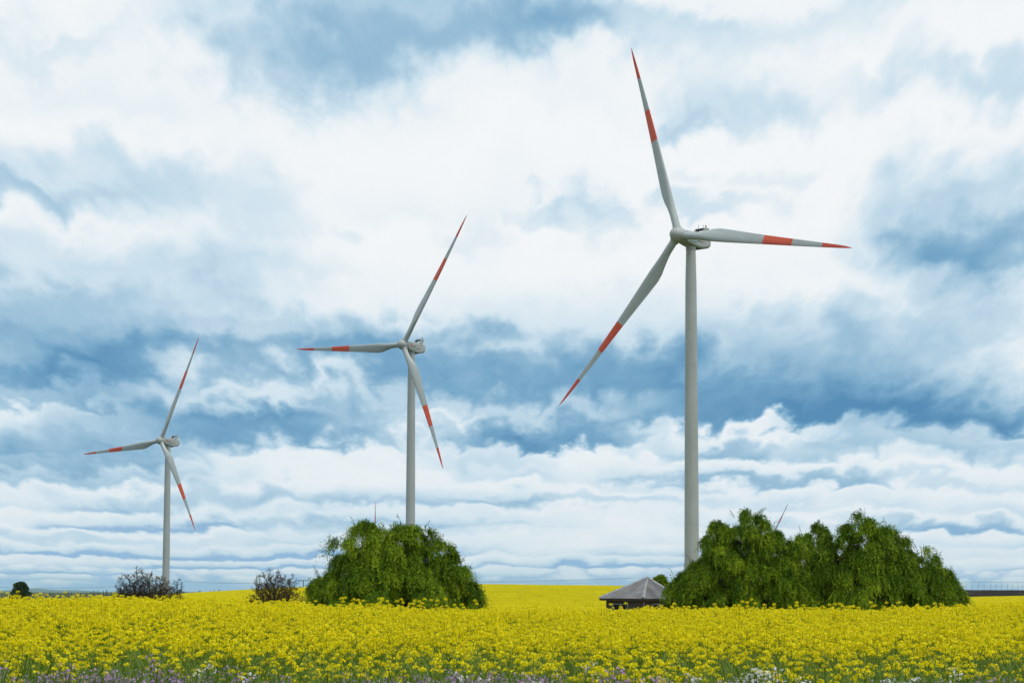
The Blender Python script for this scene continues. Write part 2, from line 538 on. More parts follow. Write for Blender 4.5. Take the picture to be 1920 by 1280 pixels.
def blade_sections(r0, r1, steps):
    # radius fraction: chord, relative thickness, twist in degrees, roundness
    tab = np.array([(0.018, 2.05, 1.0, 16, 1.0), (0.05, 2.05, 1.0, 16, 1.0), (0.09, 2.25, .88, 15.5, .85), (0.14, 3.0, .58, 14.5, .4), (0.19, 3.72, .40, 12.5, .1),
                    (0.23, 3.85, .33, 11, 0), (0.30, 3.55, .28, 8.5, 0), (0.4, 3.0, .24, 6, 0), (0.5, 2.5, .22, 4.2, 0), (0.665, 1.85, .19, 2.2, 0),
                    (0.835, 1.20, .17, .8, 0), (0.93, .80, .16, .2, 0), (0.97, .52, .16, 0, 0), (0.99, .28, .16, 0, 0), (1.0, .05, .2, 0, 0)])
    ax, ay, t = airfoil()
    V = []
    for s in np.linspace(r0, r1, steps):
        c, th, tw, rd = [np.interp(s, tab[:, 0], tab[:, k]) for k in (1, 2, 3, 4)]
        xa = (ax - 0.27) * c
        ya = ay * c * th
        xc, yc = np.cos(t) * 1.025, np.sin(t) * 1.025
        X = xa * (1 - rd) + xc * rd
        Yv = ya * (1 - rd) + yc * rd
        a = R(tw + 2.0)
        # local blade frame: z along the blade, x towards the trailing edge, y upwind
        xx = X * math.cos(a) + Yv * math.sin(a)
        yy = -X * math.sin(a) + Yv * math.cos(a)
        bend = 1.9 * s ** 2.4 - 0.0
        V.append(np.stack([xx, yy + bend, np.full_like(xx, s * BLADE_R)], -1))
    return np.array(V)


def loft(sections, close_first=True, close_last=True):
    n, k, _ = sections.shape
    v = sections.reshape(-1, 3)
    f = [(i * k + j, i * k + (j + 1) % k, (i + 1) * k + (j + 1) % k, (i + 1) * k + j) for i in range(n - 1) for j in range(k)]
    if close_first:
        f.append(tuple(range(k - 1, -1, -1)))
    if close_last:
        f.append(tuple((n - 1) * k + j for j in range(k)))
    return [tuple(p) for p in v], f


def loft_mesh(name, secs, mat, smooth=True):
    v, f = loft(secs)
    return MB().add(v, f).mesh(name, mat, smooth)


def rrect(w, h, r, n=6):
    """rounded rectangle outline, half sizes w, h"""
    p = []
    for cx, cz, a0 in ((w - r, h - r, 0), (-w + r, h - r, 90), (-w + r, -h + r, 180), (w - r, -h + r, 270)):
        for k in range(n):
            a = R(a0 + 90 * k / (n - 1))
            p.append((cx + r * math.cos(a), cz + r * math.sin(a)))
    return p


def smooth_by_angle(me, deg=35):
    me.polygons.foreach_set('use_smooth', [True] * len(me.polygons))
    try:
        me.set_sharp_from_angle(angle=R(deg))
    except Exception:
        pass


def turbine_meshes():
    T = {}
    T['blade'] = loft_mesh('blade', blade_sections(0.018, 0.50, 40), M['blade'])
    T['red_band'] = loft_mesh('red_band', blade_sections(0.50, 0.665, 10), M['red'])
    T['outer_blade'] = loft_mesh('outer_blade', blade_sections(0.665, 0.835, 10), M['blade'])
    T['red_tip'] = loft_mesh('red_tip', blade_sections(0.835, 1.0, 18), M['red'])
    for k in ('blade', 'red_band', 'outer_blade', 'red_tip'):
        smooth_by_angle(T[k], 50)
    # spinner: lathe round the rotor axis (+x forward), centre at the blade crossing
    prof = [(-1.75, 0.0), (-1.75, 1.80), (-1.6, 1.92), (-0.6, 2.06), (0.3, 2.06), (0.9, 1.98), (1.5, 1.76), (2.0, 1.42), (2.4, 0.98), (2.65, 0.5), (2.74, 0.0)]
    mb, n = MB(), 32
    secs = np.array([[(x, max(r, .001) * math.cos(2 * math.pi * k / n), max(r, .001) * math.sin(2 * math.pi * k / n)) for k in range(n)] for x, r in prof])
    T['spinner'] = loft_mesh('spinner', secs, M['tower'])
    smooth_by_angle(T['spinner'], 40)
    mb = MB()
    mb.tube([(0, 0, 1.3), (0, 0, 2.02), (0, 0, 2.30), (0, 0, 2.32)], [1.22, 1.22, 1.19, 1.1], 28)
    T['collar'] = mb.mesh('collar', M['tower'])
    smooth_by_angle(T['collar'], 40)
    # nacelle: sections along x (forward), origin = tower top axis at hub height
    st = [(3.25, 1.55, 1.60, 0.10, .7), (3.05, 1.72, 1.72, 0.08, .7), (1.9, 1.80, 1.80, 0.02, .55), (0.5, 1.82, 1.92, -0.08, .5), (-1.5, 1.84, 2.06, -0.20, .5), (-3.2, 1.84, 2.06, -.16, .55),
          (-4.8, 1.84, 1.94, 0.02, .65), (-5.9, 1.78, 1.78, .14, .8), (-6.5, 1.62, 1.55, .2, .9), (-6.85, 1.3, 1.2, .22, .9), (-6.95, .8, .8, .22, .6)]
    secs = np.array([[(x, a, z0 + b) for a, b in rrect(w, h, r)] for x, w, h, z0, r in st])
    T['nacelle'] = loft_mesh('nacelle', secs, M['tower'])
    smooth_by_angle(T['nacelle'], 32)
    # cooler frame: two leaning side plates and a dark cross beam
    for s in (-1, 1):
        mb = MB()
        y0, y1 = s * 1.55, s * 1.78
        lo = [(-2.3, 1.70), (-4.5, 1.72), (-5.6, 3.7), (-3.9, 3.7)]
        v = [(x, y0, z) for x, z in lo] + [(x, y1, z) for x, z in lo]
        mb.add(v, [(0, 1, 2, 3), (7, 6, 5, 4), (0, 4, 5, 1), (1, 5, 6, 2), (2, 6, 7, 3), (3, 7, 4, 0)])
        T['cooler_plate', s] = mb.mesh('cooler_plate', M['tower'])

    v = [(-3.95, -1.55, 3.28), (-5.3, -1.55, 3.28), (-5.55, -1.55, 3.66), (-3.98, -1.55, 3.66)]
    v += [(x, 1.55, z) for x, _, z in v]
    T['cross_beam'] = MB().add(v, [(0, 1, 2, 3), (7, 6, 5, 4), (0, 4, 5, 1), (1, 5, 6, 2), (2, 6, 7, 3), (3, 7, 4, 0)]).mesh('cross_beam', M['dark'])
    mb = MB()
    mb.tube([(-4.3, -0.9, 3.6), (-4.3, -0.9, 4.75)], 0.05, 6)
    mb.tube([(-4.3, -0.9, 4.7), (-4.0, -0.9, 4.85)], 0.04, 6)
    mb.box((-4.42, -1.0, 4.3), (-4.2, -0.82, 4.4))
    T['wind_vane'] = mb.mesh('wind_vane', M['steel'])
    mb = MB()
    mb.tube([(-4.9, 0.25, 3.6), (-4.9, 0.25, 4.7)], 0.05, 6)
    mb.box((-5.05, 0.2, 4.55), (-4.75, 0.3, 4.62))
    T['anemometer'] = mb.mesh('anemometer', M['steel'])
    mb = MB()
    mb.tube([(-4.9, 1.1, 3.6), (-4.9, 1.1, 4.1), (-4.9, 1.1, 4.12), (-4.9, 1.1, 4.45), (-4.9, 1.1, 4.56)], [0.06, 0.06, 0.20, 0.20, 0.08], 12)
    T['warning_lamp'] = mb.mesh('warning_lamp', M['lamp_red'])
    # markings on both nacelle flanks (unreadable at this distance: emblem, word, two short lines)
    mb, ix = MB(), []

    def flank(pts, thick, mat_i):
        for s in (1, -1):
            y0, y1 = s * 1.815, s * (1.855 + thick)
            base = [(x, y1, z) for x, z in pts]
            back = [(x, y0, z) for x, z in pts]
            n = len(pts)
            fs = [tuple(range(n)) if s > 0 else tuple(range(n - 1, -1, -1))]
            fs += [(k, k + n, (k + 1) % n + n, (k + 1) % n) for k in range(n)]
            mb.add(base + back, fs)
            ix.extend([mat_i] * len(fs))
    arch = [(2.35, -.35), (2.42, .15), (2.28, .7), (1.98, 1.05), (1.62, .7), (1.44, .15), (1.5, -.35), (1.72, -.30), (1.78, .05), (1.95, .3), (2.1, .05), (2.14, -.30)]
    flank(arch, 0.0, 0)
    flank([(2.12, -.38), (2.06, .0), (1.95, .24), (1.82, .0), (1.78, -.38), (1.95, -.62)], 0.004, 1)
    x = 0.95
    for w in (.34, .30, .36):
        flank([(x, -.28), (x, .42), (x - w, .42), (x - w, .28), (x - .12, .28), (x - .12, .12), (x - w, .12), (x - w, -.02), (x - .12, -.02), (x - .12, -.14), (x - w, -.14), (x - w, -.28)], 0.0, 2)
        x -= w + .09
    x = 2.3
    for w in (.2, .24, .2, .22, .2):
        flank([(x, -1.12), (x, -.86), (x - w, -.86), (x - w, -1.12)], 0.0, 3)
        x -= w + .07
    x = 0.75
    for w in (.3, .22, .26, .2):
        flank([(x, -1.2), (x, -.86), (x - w, -.86), (x - w, -1.2)], 0.0, 4)
        x -= w + .07
    T['markings'] = mb.mesh('markings', [M['sign_red'], M['sign_orange'], M['sign_blue'], M['sign_teal'], M['sign_green']], idx=ix)
    for s in (1, -1):
        lo, hi = sorted((s * 1.80, s * 1.875))
        T['side_vent', s] = MB().box((-3.2, lo, -.62), (-.75, hi, -.46)).mesh('side_vent', M['dark'])
    for s in (1, -1):
        mb = MB()
        pts = [(-0.75, -.40), (-3.3, -.52), (-4.6, 1.45), (-2.4, 1.45), (-1.4, .95)]
        y1, y0 = s * 1.90, s * 1.80
        n = 5
        fs = [tuple(range(n)), tuple(range(2 * n - 1, n - 1, -1))] + [(k, k + n, (k + 1) % n + n, (k + 1) % n) for k in range(n)]
        mb.add([(x_, y1, z) for x_, z in pts] + [(x_, y0, z) for x_, z in pts], fs)
        T['side_panel', s] = mb.mesh('side_panel', M['tower'])
    T['yaw_ring'] = MB().tube([(0, 0, -3.0), (0, 0, -1.55)], [1.34, 1.42], 36).mesh('yaw_ring', M['tower'])
    smooth_by_angle(T['yaw_ring'])
    mb = MB()
    mb.box((-2.9, -0.9, -2.42), (-1.7, 0.9, -2.2))
    T['floor_hatch'] = mb.mesh('floor_hatch', M['dark'])
    return T


TM = turbine_meshes()
DIAM = np.array([(0, 4.15), (11, 3.92), (51, 3.52), (89, 2.98), (97.5, 2.55), (120, 2.5)])
TILT = R(5.2)


def tower_meshes(height):
    """steel tube sections with a thin flange joint between them, height = up to the yaw ring"""
    top = height
    cuts = [0, 18, 38, 60, 80, top]
    res = []
    for a, b in zip(cuts[:-1], cuts[1:]):
        zz = np.linspace(a, b - 0.0, 6)
        k = 48
        rr = np.interp(zz + (97.5 - top), DIAM[:, 0], DIAM[:, 1]) / 2
        secs = np.array([[(r * math.cos(2 * math.pi * j / k), r * math.sin(2 * math.pi * j / k), z) for j in range(k)] for z, r in zip(zz, rr)])
        me = loft_mesh('tower_section', secs, M['tower'])
        smooth_by_angle(me)
        fl = None
        if b < top:
            r = np.interp(b + (97.5 - top), DIAM[:, 0], DIAM[:, 1]) / 2 + 0.012
            fl = MB().tube([(0, 0, b - .05), (0, 0, b + .05)], r, 48, cap=False).mesh('flange', M['joint'], True)
        res.append((me, fl))
    return res


def turbine(hub_px, dist, heading_deg, theta_deg, label, group='wind turbines in the field', base=None, simple=False):
    hub = at(hub_px[0], hub_px[1], dist)
    a = R(heading_deg)
    axis = Vector((math.cos(a) * math.cos(TILT), math.sin(a) * math.cos(TILT), math.sin(TILT)))
    over = 5.2
    tower_xy = Vector((hub.x - over * math.cos(a), hub.y - over * math.sin(a)))
    gz = float(ground_z(tower_xy.x, tower_xy.y)) if base is None else base
    nz = hub.z - over * math.sin(TILT)
    root = empty('wind_turbine', (tower_xy.x, tower_xy.y, gz))
    tag(root, label, 'wind turbine', group)
    H = nz - gz
    for me, fl in tower_meshes(H - 2.9):
        s = obj('tower_section', me, root)
        if fl:
            obj('flange', fl, s)
    nac = Matrix.Translation((0, 0, H)) @ Matrix.Rotation(a, 4, 'Z')
    yr = obj('yaw_ring', TM['yaw_ring'], root)
    yr.matrix_local = nac
    n = obj('nacelle', TM['nacelle'], root)
    n.matrix_local = nac @ Matrix.Rotation(-R(2.5), 4, 'Y')
    for k in ('cross_beam', 'wind_vane', 'anemometer', 'warning_lamp', 'floor_hatch'):
        obj(k, TM[k], n)
    for k in ('side_panel', 'side_vent', 'cooler_plate'):
        for sd_ in (1, -1):
            obj(k, TM[k, sd_], n)
    obj('lettering', TM['markings'], n)['kind'] = 'stuff'
    rot = Matrix.Translation((0, 0, H)) @ Matrix.Rotation(a, 4, 'Z') @ Matrix.Rotation(-TILT, 4, 'Y') @ Matrix.Translation((over, 0, 0))
    sp = obj('spinner', TM['spinner'], root)
    sp.matrix_local = rot
    # rotor plane: e1 points right seen from the front (= +y side reversed), e2 up
    for k in range(3):
        t = R(theta_deg) + k * 2 * math.pi / 3
        e1, e2 = Vector((0, 1, 0)), Vector((0, 0, 1))
        zb = e1 * math.cos(t) + e2 * math.sin(t)
        xb = -e1 * math.sin(t) + e2 * math.cos(t)      # trailing edge, counter-clockwise seen from the front
        yb = Vector((1, 0, 0))
        B = Matrix(((xb.x, yb.x, zb.x, 0), (xb.y, yb.y, zb.y, 0), (xb.z, yb.z, zb.z, 0), (0, 0, 0, 1)))
        b = obj('blade', TM['blade'], root)
        b.matrix_local = rot @ B
        obj('root_collar', TM['collar'], b)
        for q in ('red_band', 'outer_blade', 'red_tip'):
            obj(q, TM[q], b)
    return root


turbine((1272, 440.5), 523.3, -134.2, -10.8, 'nearest and tallest wind turbine, its tower rising behind the right-hand willows')
turbine((755.5, 646), 787.9, -128.8, 57.8, 'middle wind turbine, its tower rising behind the lone left-hand willow')
turbine((301, 825.5), 1025.4, -127.7, 65.0, 'smallest wind turbine, its tower rising behind the bare thorn tree')
turbine((1443, 1016), 2650, -128.5, 62, 'far wind turbine behind the right-hand willows, one red blade tip showing', base=-2.0)
turbine((703, 1019), 2700, -128.5, 93, 'far wind turbine behind the left-hand willow, one red blade tip showing', base=-2.0)


# ------------------------------------------------------------------ trees
def unit(v):
    return v / np.maximum(np.linalg.norm(v, axis=-1, keepdims=True), 1e-9)


def leaf_quads(c, axis, side, L, Wd):
    """narrow folded-diamond leaves: c centre base, axis along, side across"""
    p0 = c
    p2 = c + axis * L[:, None]
    m = c + axis * (L * 0.45)[:, None]
    p1 = m + side * (Wd * 0.5)[:, None]
    p3 = m - side * (Wd * 0.5)[:, None]
    v = np.stack([p0, p1, p2, p3], 1).reshape(-1, 3)
    f = np.arange(len(c) * 4).reshape(-1, 4)
    return v, f


def willow(name, label, dist, lobes, n_spray, seed, base_px, group=None, leaf=(0.135, 0.036), strands=46, per=18):
    """lobes: (px, py of the top, half width px, height px, depth share) domes that make up the crown"""
    g = np.random.default_rng(seed)
    k = dist / FPX
    bx = at(base_px, 1130, dist)
    gz = float(ground_z(bx.x, dist))
    root = empty(name, (bx.x, dist, gz))
    tag(root, label, 'tree', group)
    o0 = np.array([bx.x, dist, gz])
    V, F, T = [], [], []
    trunks = MB()
    limbs = MB()
    nb = 0
    # trunk: short, thick, several leaders
    lead = []
    for i, (px, py, hw, hp, dp) in enumerate(lobes):
        top = at(px, py, dist)
        lead.append((top, hw * k, hp * k, dp))
    ztop = max(l[0].z for l in lead) - gz
    trunks.tube([(0, 0, -0.2), (0.05, 0.02, 0.5), (0.0, 0.05, 1.1)], [0.48, 0.40, 0.36], 12)
    for (top, hw, hh, dp) in lead:
        e = Vector((top.x - bx.x, (g.random() - .5) * hw * dp, (top.z - gz) * .72))
        mid = Vector((e.x * .45, e.y * .5, e.z * .55 + .3))
        limbs.tube([(0, 0, 0.8), mid * 0.55 + Vector((0, 0, .35)), mid, mid * .4 + e * .6, e], [0.26, 0.21, 0.15, 0.09, 0.03], 8)
        for q in range(7):
            a = g.random() * 2 * math.pi
            f0 = 0.4 + 0.5 * g.random()
            st = mid * (1 - f0) + e * f0
            en = st + Vector((math.cos(a) * hw * .55, math.sin(a) * hw * .55 * dp, hh * (.02 + .10 * g.random())))
            en.z = min(en.z, e.z)
            limbs.tube([st, st * .5 + en * .5 + Vector((0, 0, .25)), en], [0.07, 0.045, 0.015], 5)
    wsum = sum(l[1] * l[2] for l in lead)
    for (top, hw, hh, dp) in lead:
        n = int(n_spray * hw * hh / wsum) + 4
        cx, cz = top.x, top.z - hh
        # spray heads over a dome, most of them near the outer shell
        th = np.arccos(1 - 1.0 * g.random(n) ** 1.15)          # polar angle from the zenith, upper hemisphere
        ph = g.random(n) * 2 * math.pi
        rr = 0.80 + 0.20 * g.random(n) ** 0.6
        inner = g.random(n) < 0.14
        rr[inner] = 0.35 + 0.4 * g.random(inner.sum())
        sx = np.sin(th) * np.cos(ph) * rr
        sy = np.sin(th) * np.sin(ph) * rr
        sz = np.cos(th) * rr
        C = np.stack([cx + sx * hw, dist + sy * hw * dp, cz + sz * hh * 0.94], -1)
        outw = unit(np.stack([sx, sy, np.full(n, .15)], -1))
        size = (0.55 + 0.50 * g.random(n)) * (0.70 + 0.45 * min(1, hw / 2.2))
        tone = g.normal(0.0, 0.17, n) + np.where(g.random(n) < .06, .16, 0)
        for ci in range(n):
            m = int(strands * (0.7 + 0.6 * g.random()))
            # each spray: strands arch out from the head and hang
            a = g.random(m) * 2 * math.pi
            d0 = unit(outw[ci] * 0.8 + np.stack([np.cos(a), np.sin(a), 0.55 + 0 * a], -1) * (0.45 + 0.65 * g.random(m))[:, None])
            ln = size[ci] * (0.38 + 0.70 * g.random(m) + 0.5 * (g.random(m) < .10))
            st = C[ci] + g.normal(0, 0.10, (m, 3)) * size[ci]
            t = (np.arange(per)[None] + g.random((m, per))) / per
            reach = ln[:, None] * (t - 0.38 * t * t)
            drop = ln[:, None] * (0.85 * t ** 1.9)
            pos = st[:, None, :] + d0[:, None, :] * reach[..., None]
            pos[..., 2] -= drop
            tan = d0[:, None, :] * (1 - 0.76 * t)[..., None] * ln[:, None, None]
            tan = np.broadcast_to(tan, pos.shape).copy()
            tan[..., 2] -= ln[:, None] * 0.85 * 1.9 * t ** 0.9
            tan = unit(tan)
            pos = pos.reshape(-1, 3)
            tan = tan.reshape(-1, 3)
            pos += g.normal(0, 0.025, pos.shape)
            ax = unit(tan * 0.8 + g.normal(0, 0.45, pos.shape))
            face = unit(unit(pos - (C[ci] - np.array([0, 0, size[ci] * .45]))) * 0.9 + np.array([0, 0, .35]) + g.normal(0, .45, pos.shape))
            sd_ = unit(np.cross(ax, face))
            L = leaf[0] * (0.6 + 0.8 * g.random(len(pos)))
            Wd = leaf[1] * (0.7 + 0.6 * g.random(len(pos)))
            keep = pos[:, 2] > gz + 0.05
            v, f = leaf_quads(pos[keep], ax[keep], sd_[keep], L[keep], Wd[keep])
            V.append(v)
            F.append(f + nb)
            nb += len(v)
            tt = np.clip(0.40 + tone[ci] + (0.42 * (t.reshape(-1) - 0.45))[keep] + g.normal(0, 0.15, keep.sum()), 0, .89)  # paler towards strand tips: young growth, also painting light and dark into the tufts
            tt[g.random(len(tt)) < 0.008] = 1.0
            T.append(tt)
        # bare twigs that stick out of the outline
        for q in range(int(5 * hw)):
            a, b = g.random() * 2 * math.pi, 0.2 + 1.1 * g.random()
            p = Vector((cx + math.sin(b) * math.cos(a) * hw * .9, dist + math.sin(b) * math.sin(a) * hw * dp * .9, cz + math.cos(b) * hh * .92)) - Vector(o0)
            e = p + Vector((math.cos(a) * .3, math.sin(a) * .3, .35 + .35 * g.random()))
            limbs.tube([p, p * .5 + e * .5 + Vector((0, 0, .08)), e], [0.014, 0.010, 0.005], 4, cap=False)
            # a few leaves on the twig
            c = np.array(p)[None] + (np.array(e) - np.array(p))[None] * g.random((7, 1)) + o0
            ax = unit(g.normal(0, .6, (7, 3)) + np.array([0, 0, -.2]))
            v, f = leaf_quads(c, ax, unit(np.cross(ax, g.normal(0, 1, (7, 3)))), np.full(7, leaf[0]), np.full(7, leaf[1]))
            V.append(v)
            F.append(f + nb)
            nb += len(v)
            T.append(np.full(7, .3))
    V = np.concatenate(V) - o0
    F = np.concatenate(F)
    obj('trunk', trunks.mesh('trunk', M['bark'], True), root)
    obj('limbs', limbs.mesh('limbs', M['bark'], True), root)['kind'] = 'stuff'
    cr = obj('crown', mesh_np('crown', V, F, M['willow'], uv_rand=np.concatenate(T)), root)
    cr['kind'] = 'stuff'
    return root


willow('willow_tree', 'round weeping willow standing alone in the crop before the middle turbine', 92,
       [(690, 970, 86, 155, 1.0), (772, 974, 84, 160, 1.0), (735, 980, 60, 150, 1.0), (652, 1030, 56, 110, 1.0), (620, 1060, 36, 78, 1.0), (604, 1080, 26, 58, .9), (848, 1042, 50, 110, 1.0), (735, 990, 95, 150, 1.1),
        (824, 1002, 46, 130, 1.0), (745, 1045, 126, 100, 1.25), (868, 1070, 32, 75, 1.0), (690, 1062, 100, 85, 1.3)], 400, 21, 740)
willow('willow_tree', 'largest weeping willow, its low left side hanging over the shed roof', 100,
       [(1400, 948, 95, 195, 1.0), (1342, 962, 42, 175, .9), (1425, 975, 70, 150, 1.1), (1380, 985, 70, 140, 1.15), (1460, 985, 80, 165, 1.0), (1310, 1048, 46, 105, 1.0), (1282, 1074, 34, 80, .8), (1268, 1092, 22, 55, .7), (1350, 1040, 85, 115, 1.1),
        (1430, 1035, 110, 120, 1.2), (1500, 1005, 50, 140, 1.0), (1485, 1060, 80, 95, 1.2)], 450, 22, 1400, 'willows in the right-hand clump')
willow('willow_tree', 'narrow willow crown filling the dip between the two big right-hand willows', 106,
       [(1532, 972, 48, 165, 1.0), (1512, 990, 40, 150, 1.0), (1545, 1025, 58, 120, 1.0)], 95, 23, 1540, 'willows in the right-hand clump')
willow('willow_tree', 'weeping willow at the right end of the clump, beside the dark ploughed field', 99,
       [(1618, 952, 72, 190, 1.0), (1640, 985, 70, 150, 1.15), (1672, 972, 44, 170, .9), (1570, 995, 50, 150, 1.0), (1700, 1040, 52, 110, 1.0), (1732, 1022, 48, 125, 1.0), (1757, 1050, 40, 100, .9), (1778, 1080, 28, 72, .9),
        (1640, 1035, 100, 120, 1.2), (1580, 1060, 80, 95, 1.2), (1720, 1070, 70, 85, 1.1)], 450, 24, 1640, 'willows in the right-hand clump')


def thorn(name, label, dist, px0, py0, spread_px, height_px, seed, leaders=5, group=None, tone=.4, flat=0.62):
    """leafless thorn tree grown by space colonisation: limbs reach for points spread through a low dome"""
    g = np.random.default_rng(seed)
    k = dist / FPX
    b = at(px0, py0, dist)
    gz = float(ground_z(b.x, dist))
    root = empty(name, (b.x, dist, gz))
    tag(root, label, 'tree', group)
    low = b.z - gz
    rx, hz = spread_px * k, low + height_px * k
    # attraction points: lumpy dome
    n = int(230 * rx * rx * hz / 4) + 180
    ph, u = g.random(n) * 6.283, g.random(n)
    el_ = np.arcsin(g.random(n))
    lump = .80 + .22 * np.sin(ph * 3 + seed) * np.cos(el_ * 4 + seed) + .12 * g.normal(size=n)
    r_ = np.minimum(u ** .42 * lump, 1.02)
    A = np.stack([np.cos(ph) * np.cos(el_) * r_ * rx, np.sin(ph) * np.cos(el_) * r_ * rx * .8, low * .75 + np.sin(el_) * r_ * (hz - low * .75)], -1)
    step = .13
    P, par = [np.array([0, 0, 0.0])], [-1]
    for i in range(max(2, int(low * .45 / step))):
        P.append(P[-1] + np.array([g.normal(0, .02), g.normal(0, .02), step]))
        par.append(len(P) - 2)
    alive = np.ones(len(A), bool)
    for it in range(46):
        Pn = np.array(P)
        if not alive.any():
            break
        D_ = np.linalg.norm(A[alive][:, None] - Pn[None], axis=-1)
        near = D_.argmin(1)
        dm = D_.min(1)
        dirs = {}
        for q, nd in zip(A[alive], near):
            dirs.setdefault(nd, []).append(unit(q - Pn[nd]))
        for nd, dl in dirs.items():
            d = unit(np.mean(dl, 0) + g.normal(0, .28, 3))
            if len(P) < 2600:
                P.append(Pn[nd] + d * step)
                par.append(nd)
        idx = np.where(alive)[0]
        alive[idx[dm < .17]] = False
    P, par = np.array(P), np.array(par)
    w = np.zeros(len(P))
    kids = np.zeros(len(P), int)
    for i in range(len(P) - 1, 0, -1):
        if kids[i] == 0:
            w[i] = 1
        w[par[i]] += w[i]
        kids[par[i]] += 1
    rad = np.clip(.0125 * w ** .5, .0125, .16)
    limbs, trunk = MB(), MB()
    for i in range(1, len(P)):
        p = par[i]
        m = trunk if w[i] > .55 * w[1] else limbs
        m.tube([P[p], P[i]], [min(rad[p], rad[i] * 1.4), rad[i]], 5, cap=False)
    tips = np.where((kids == 0) | (w <= 2))[0]
    tips = tips[tips > 0]
    m = 8
    base = np.repeat(P[tips], m, 0) + g.normal(0, .03, (len(tips) * m, 3))
    dr = np.repeat(unit(P[tips] - P[par[tips]]), m, 0)
    ax = unit(dr * .6 + g.normal(0, .65, base.shape))
    v, f = leaf_quads(base, ax, unit(np.cross(ax, g.normal(0, 1, base.shape))), .09 + .16 * g.random(len(base)), .014 + .022 * g.random(len(base)))
    obj('trunk', trunk.mesh('trunk', M['lichen_bark'], True), root)
    obj('limbs', limbs.mesh('limbs', M['lichen_bark'], True), root)['kind'] = 'stuff'
    obj('twigs', mesh_np('twigs', v, f, M['lichen'], uv_rand=np.clip(g.normal(tone, .3, len(f)), 0, 1)), root)['kind'] = 'stuff'
    return root


thorn('thorn_tree', 'tall bare thorn tree in front of the smallest turbine', 150, 262, 1116, 53, 53, 3, 6, tone=.35)
thorn('thorn_tree', 'bushy brownish thorn tree at the foot of the smallest turbine', 146, 302, 1117, 27, 44, 4, 5, tone=.7)
thorn('thorn_tree', 'small bare thorn bush just right of the smallest turbine', 152, 331, 1114, 19, 30, 5, 4, tone=.2)
thorn('thorn_tree', 'low bare thorn bush left of the tall thorn tree', 153, 228, 1116, 16, 24, 9, 4, tone=.2)
thorn('thorn_tree', 'spreading bare thorn tree standing alone left of the round willow', 150, 517, 1119, 56, 55, 6, 7, tone=.55, flat=.5)


def leafy_tree(name, label, dist, px, py_top, py_base, hw_px, seed, group=None, cone=False, n=900, mat='conifer', gz=None, blunt=2.2):
    g = np.random.default_rng(seed)
    k = dist / FPX
    top = at(px, py_top, dist)
    if gz is None:
        gz = float(ground_z(top.x, dist))
    H = top.z - gz
    w = hw_px * k
    root = empty(name, (top.x, dist, gz))
    tag(root, label, 'tree', group)
    obj('trunk', MB().tube([(0, 0, -.3), (0, 0, H * .5), (0, 0, H * .9)], [max(.04 * H, .06), .025 * H, .008 * H], 8).mesh('trunk', M['bark'], True), root)
    h = g.random(n) ** (1.3 if cone else .8)
    prof = (1 - h) ** .8 if cone else np.clip(1 - (np.clip(h - .25, 0, 1) / .75) ** blunt, 0, 1) ** .5 * (.90 + .10 * np.sin(h * 13 + g.random() * 6))
    a = g.random(n) * 2 * math.pi
    r = w * prof * (.55 + .45 * g.random(n) ** .5) * (1 + .16 * np.sin(a * 5 + h * 11) + .14 * np.sin(a * 3 - h * 23 + seed))
    c = np.stack([np.cos(a) * r, np.sin(a) * r, H * (.06 + .94 * h)], -1)
    s_ = (H * .075 + .05 * w) * (.5 + g.random(n))
    ax = unit(np.stack([np.cos(a), np.sin(a), g.normal(-.1 if cone else .5, .5, n)], -1) + g.normal(0, .4, (n, 3)))
    v, f = leaf_quads(c - ax * (s_ * .5)[:, None], ax, unit(np.cross(ax, g.normal(0, 1, (n, 3)))), s_, s_ * .55)
    cr = obj('crown', mesh_np('crown', v, f, M[mat], uv_rand=g.random(n)), root)
    cr['kind'] = 'stuff'
    return root


leafy_tree('evergreen_tree', 'dark rounded evergreen tree standing at the far left edge', 420, 39, 1091, 1118, 17, 31, n=5200, blunt=3.4)
leafy_tree('evergreen_tree', 'small green tree top peeping over the shed roof', 175, 1238, 1079, 1120, 17, 32, n=2400, mat='willow', blunt=5)
for i, (px, pt, hw, cone) in enumerate([(93, 1112, 2.4, 1), (99, 1113.5, 2, 1), (121, 1111, 2.2, 1), (128, 1113, 2.6, 0), (134, 1112, 2, 1), (146, 1112, 2.6, 1), (151, 1114, 2, 0),
                                        (162, 1114, 2, 0), (170, 1112, 3, 0), (176, 1110, 3, 0), (183, 1109, 2.2, 1), (187, 1111, 1.6, 1), (194, 1109, 2.2, 1), (200, 1107.5, 2.3, 1), (209, 1112, 2.2, 0)]):
    leafy_tree('horizon_tree', 'tiny dark tree on the horizon between the evergreen and the thorn trees', 1700 + 37 * ((i * 5) % 7), px, pt - 3.0, 1117, hw, 40 + i, 'trees along the left horizon', bool(cone), 260)
for i, (px, pt, hw, cone) in enumerate([(343, 1111, 5, 0), (351, 1112, 2, 1), (361, 1110.5, 1.8, 1), (374, 1108.5, 4.5, 0), (395, 1107.5, 1.8, 1), (402, 1106.5, 2.2, 1), (411, 1106.5, 2.2, 0)]):
    leafy_tree('horizon_tree', 'tiny dark tree top behind the crest right of the thorn trees', 1500 + 41 * ((i * 3) % 5), px, pt - 2.0, 1117, hw, 70 + i, 'tree tops behind the crest', bool(cone), 260)


# ------------------------------------------------------------------ shed
M['old_wood'] = material('weathered_planks', build=two_tone((0.045, 0.036, 0.027), (0.17, 0.14, 0.105), 5, 6, .3, .8, bump=0.5, stretch=(6, 6, .5)), rough=0.9, spec=0.15)
M['frame'] = material('pale_window_frame', build=two_tone((0.22, 0.23, 0.23), (0.40, 0.41, 0.40), 9, 4), rough=0.7)
M['yellow_frame'] = material('yellowed_board', (0.30, 0.26, 0.05), 0.8)


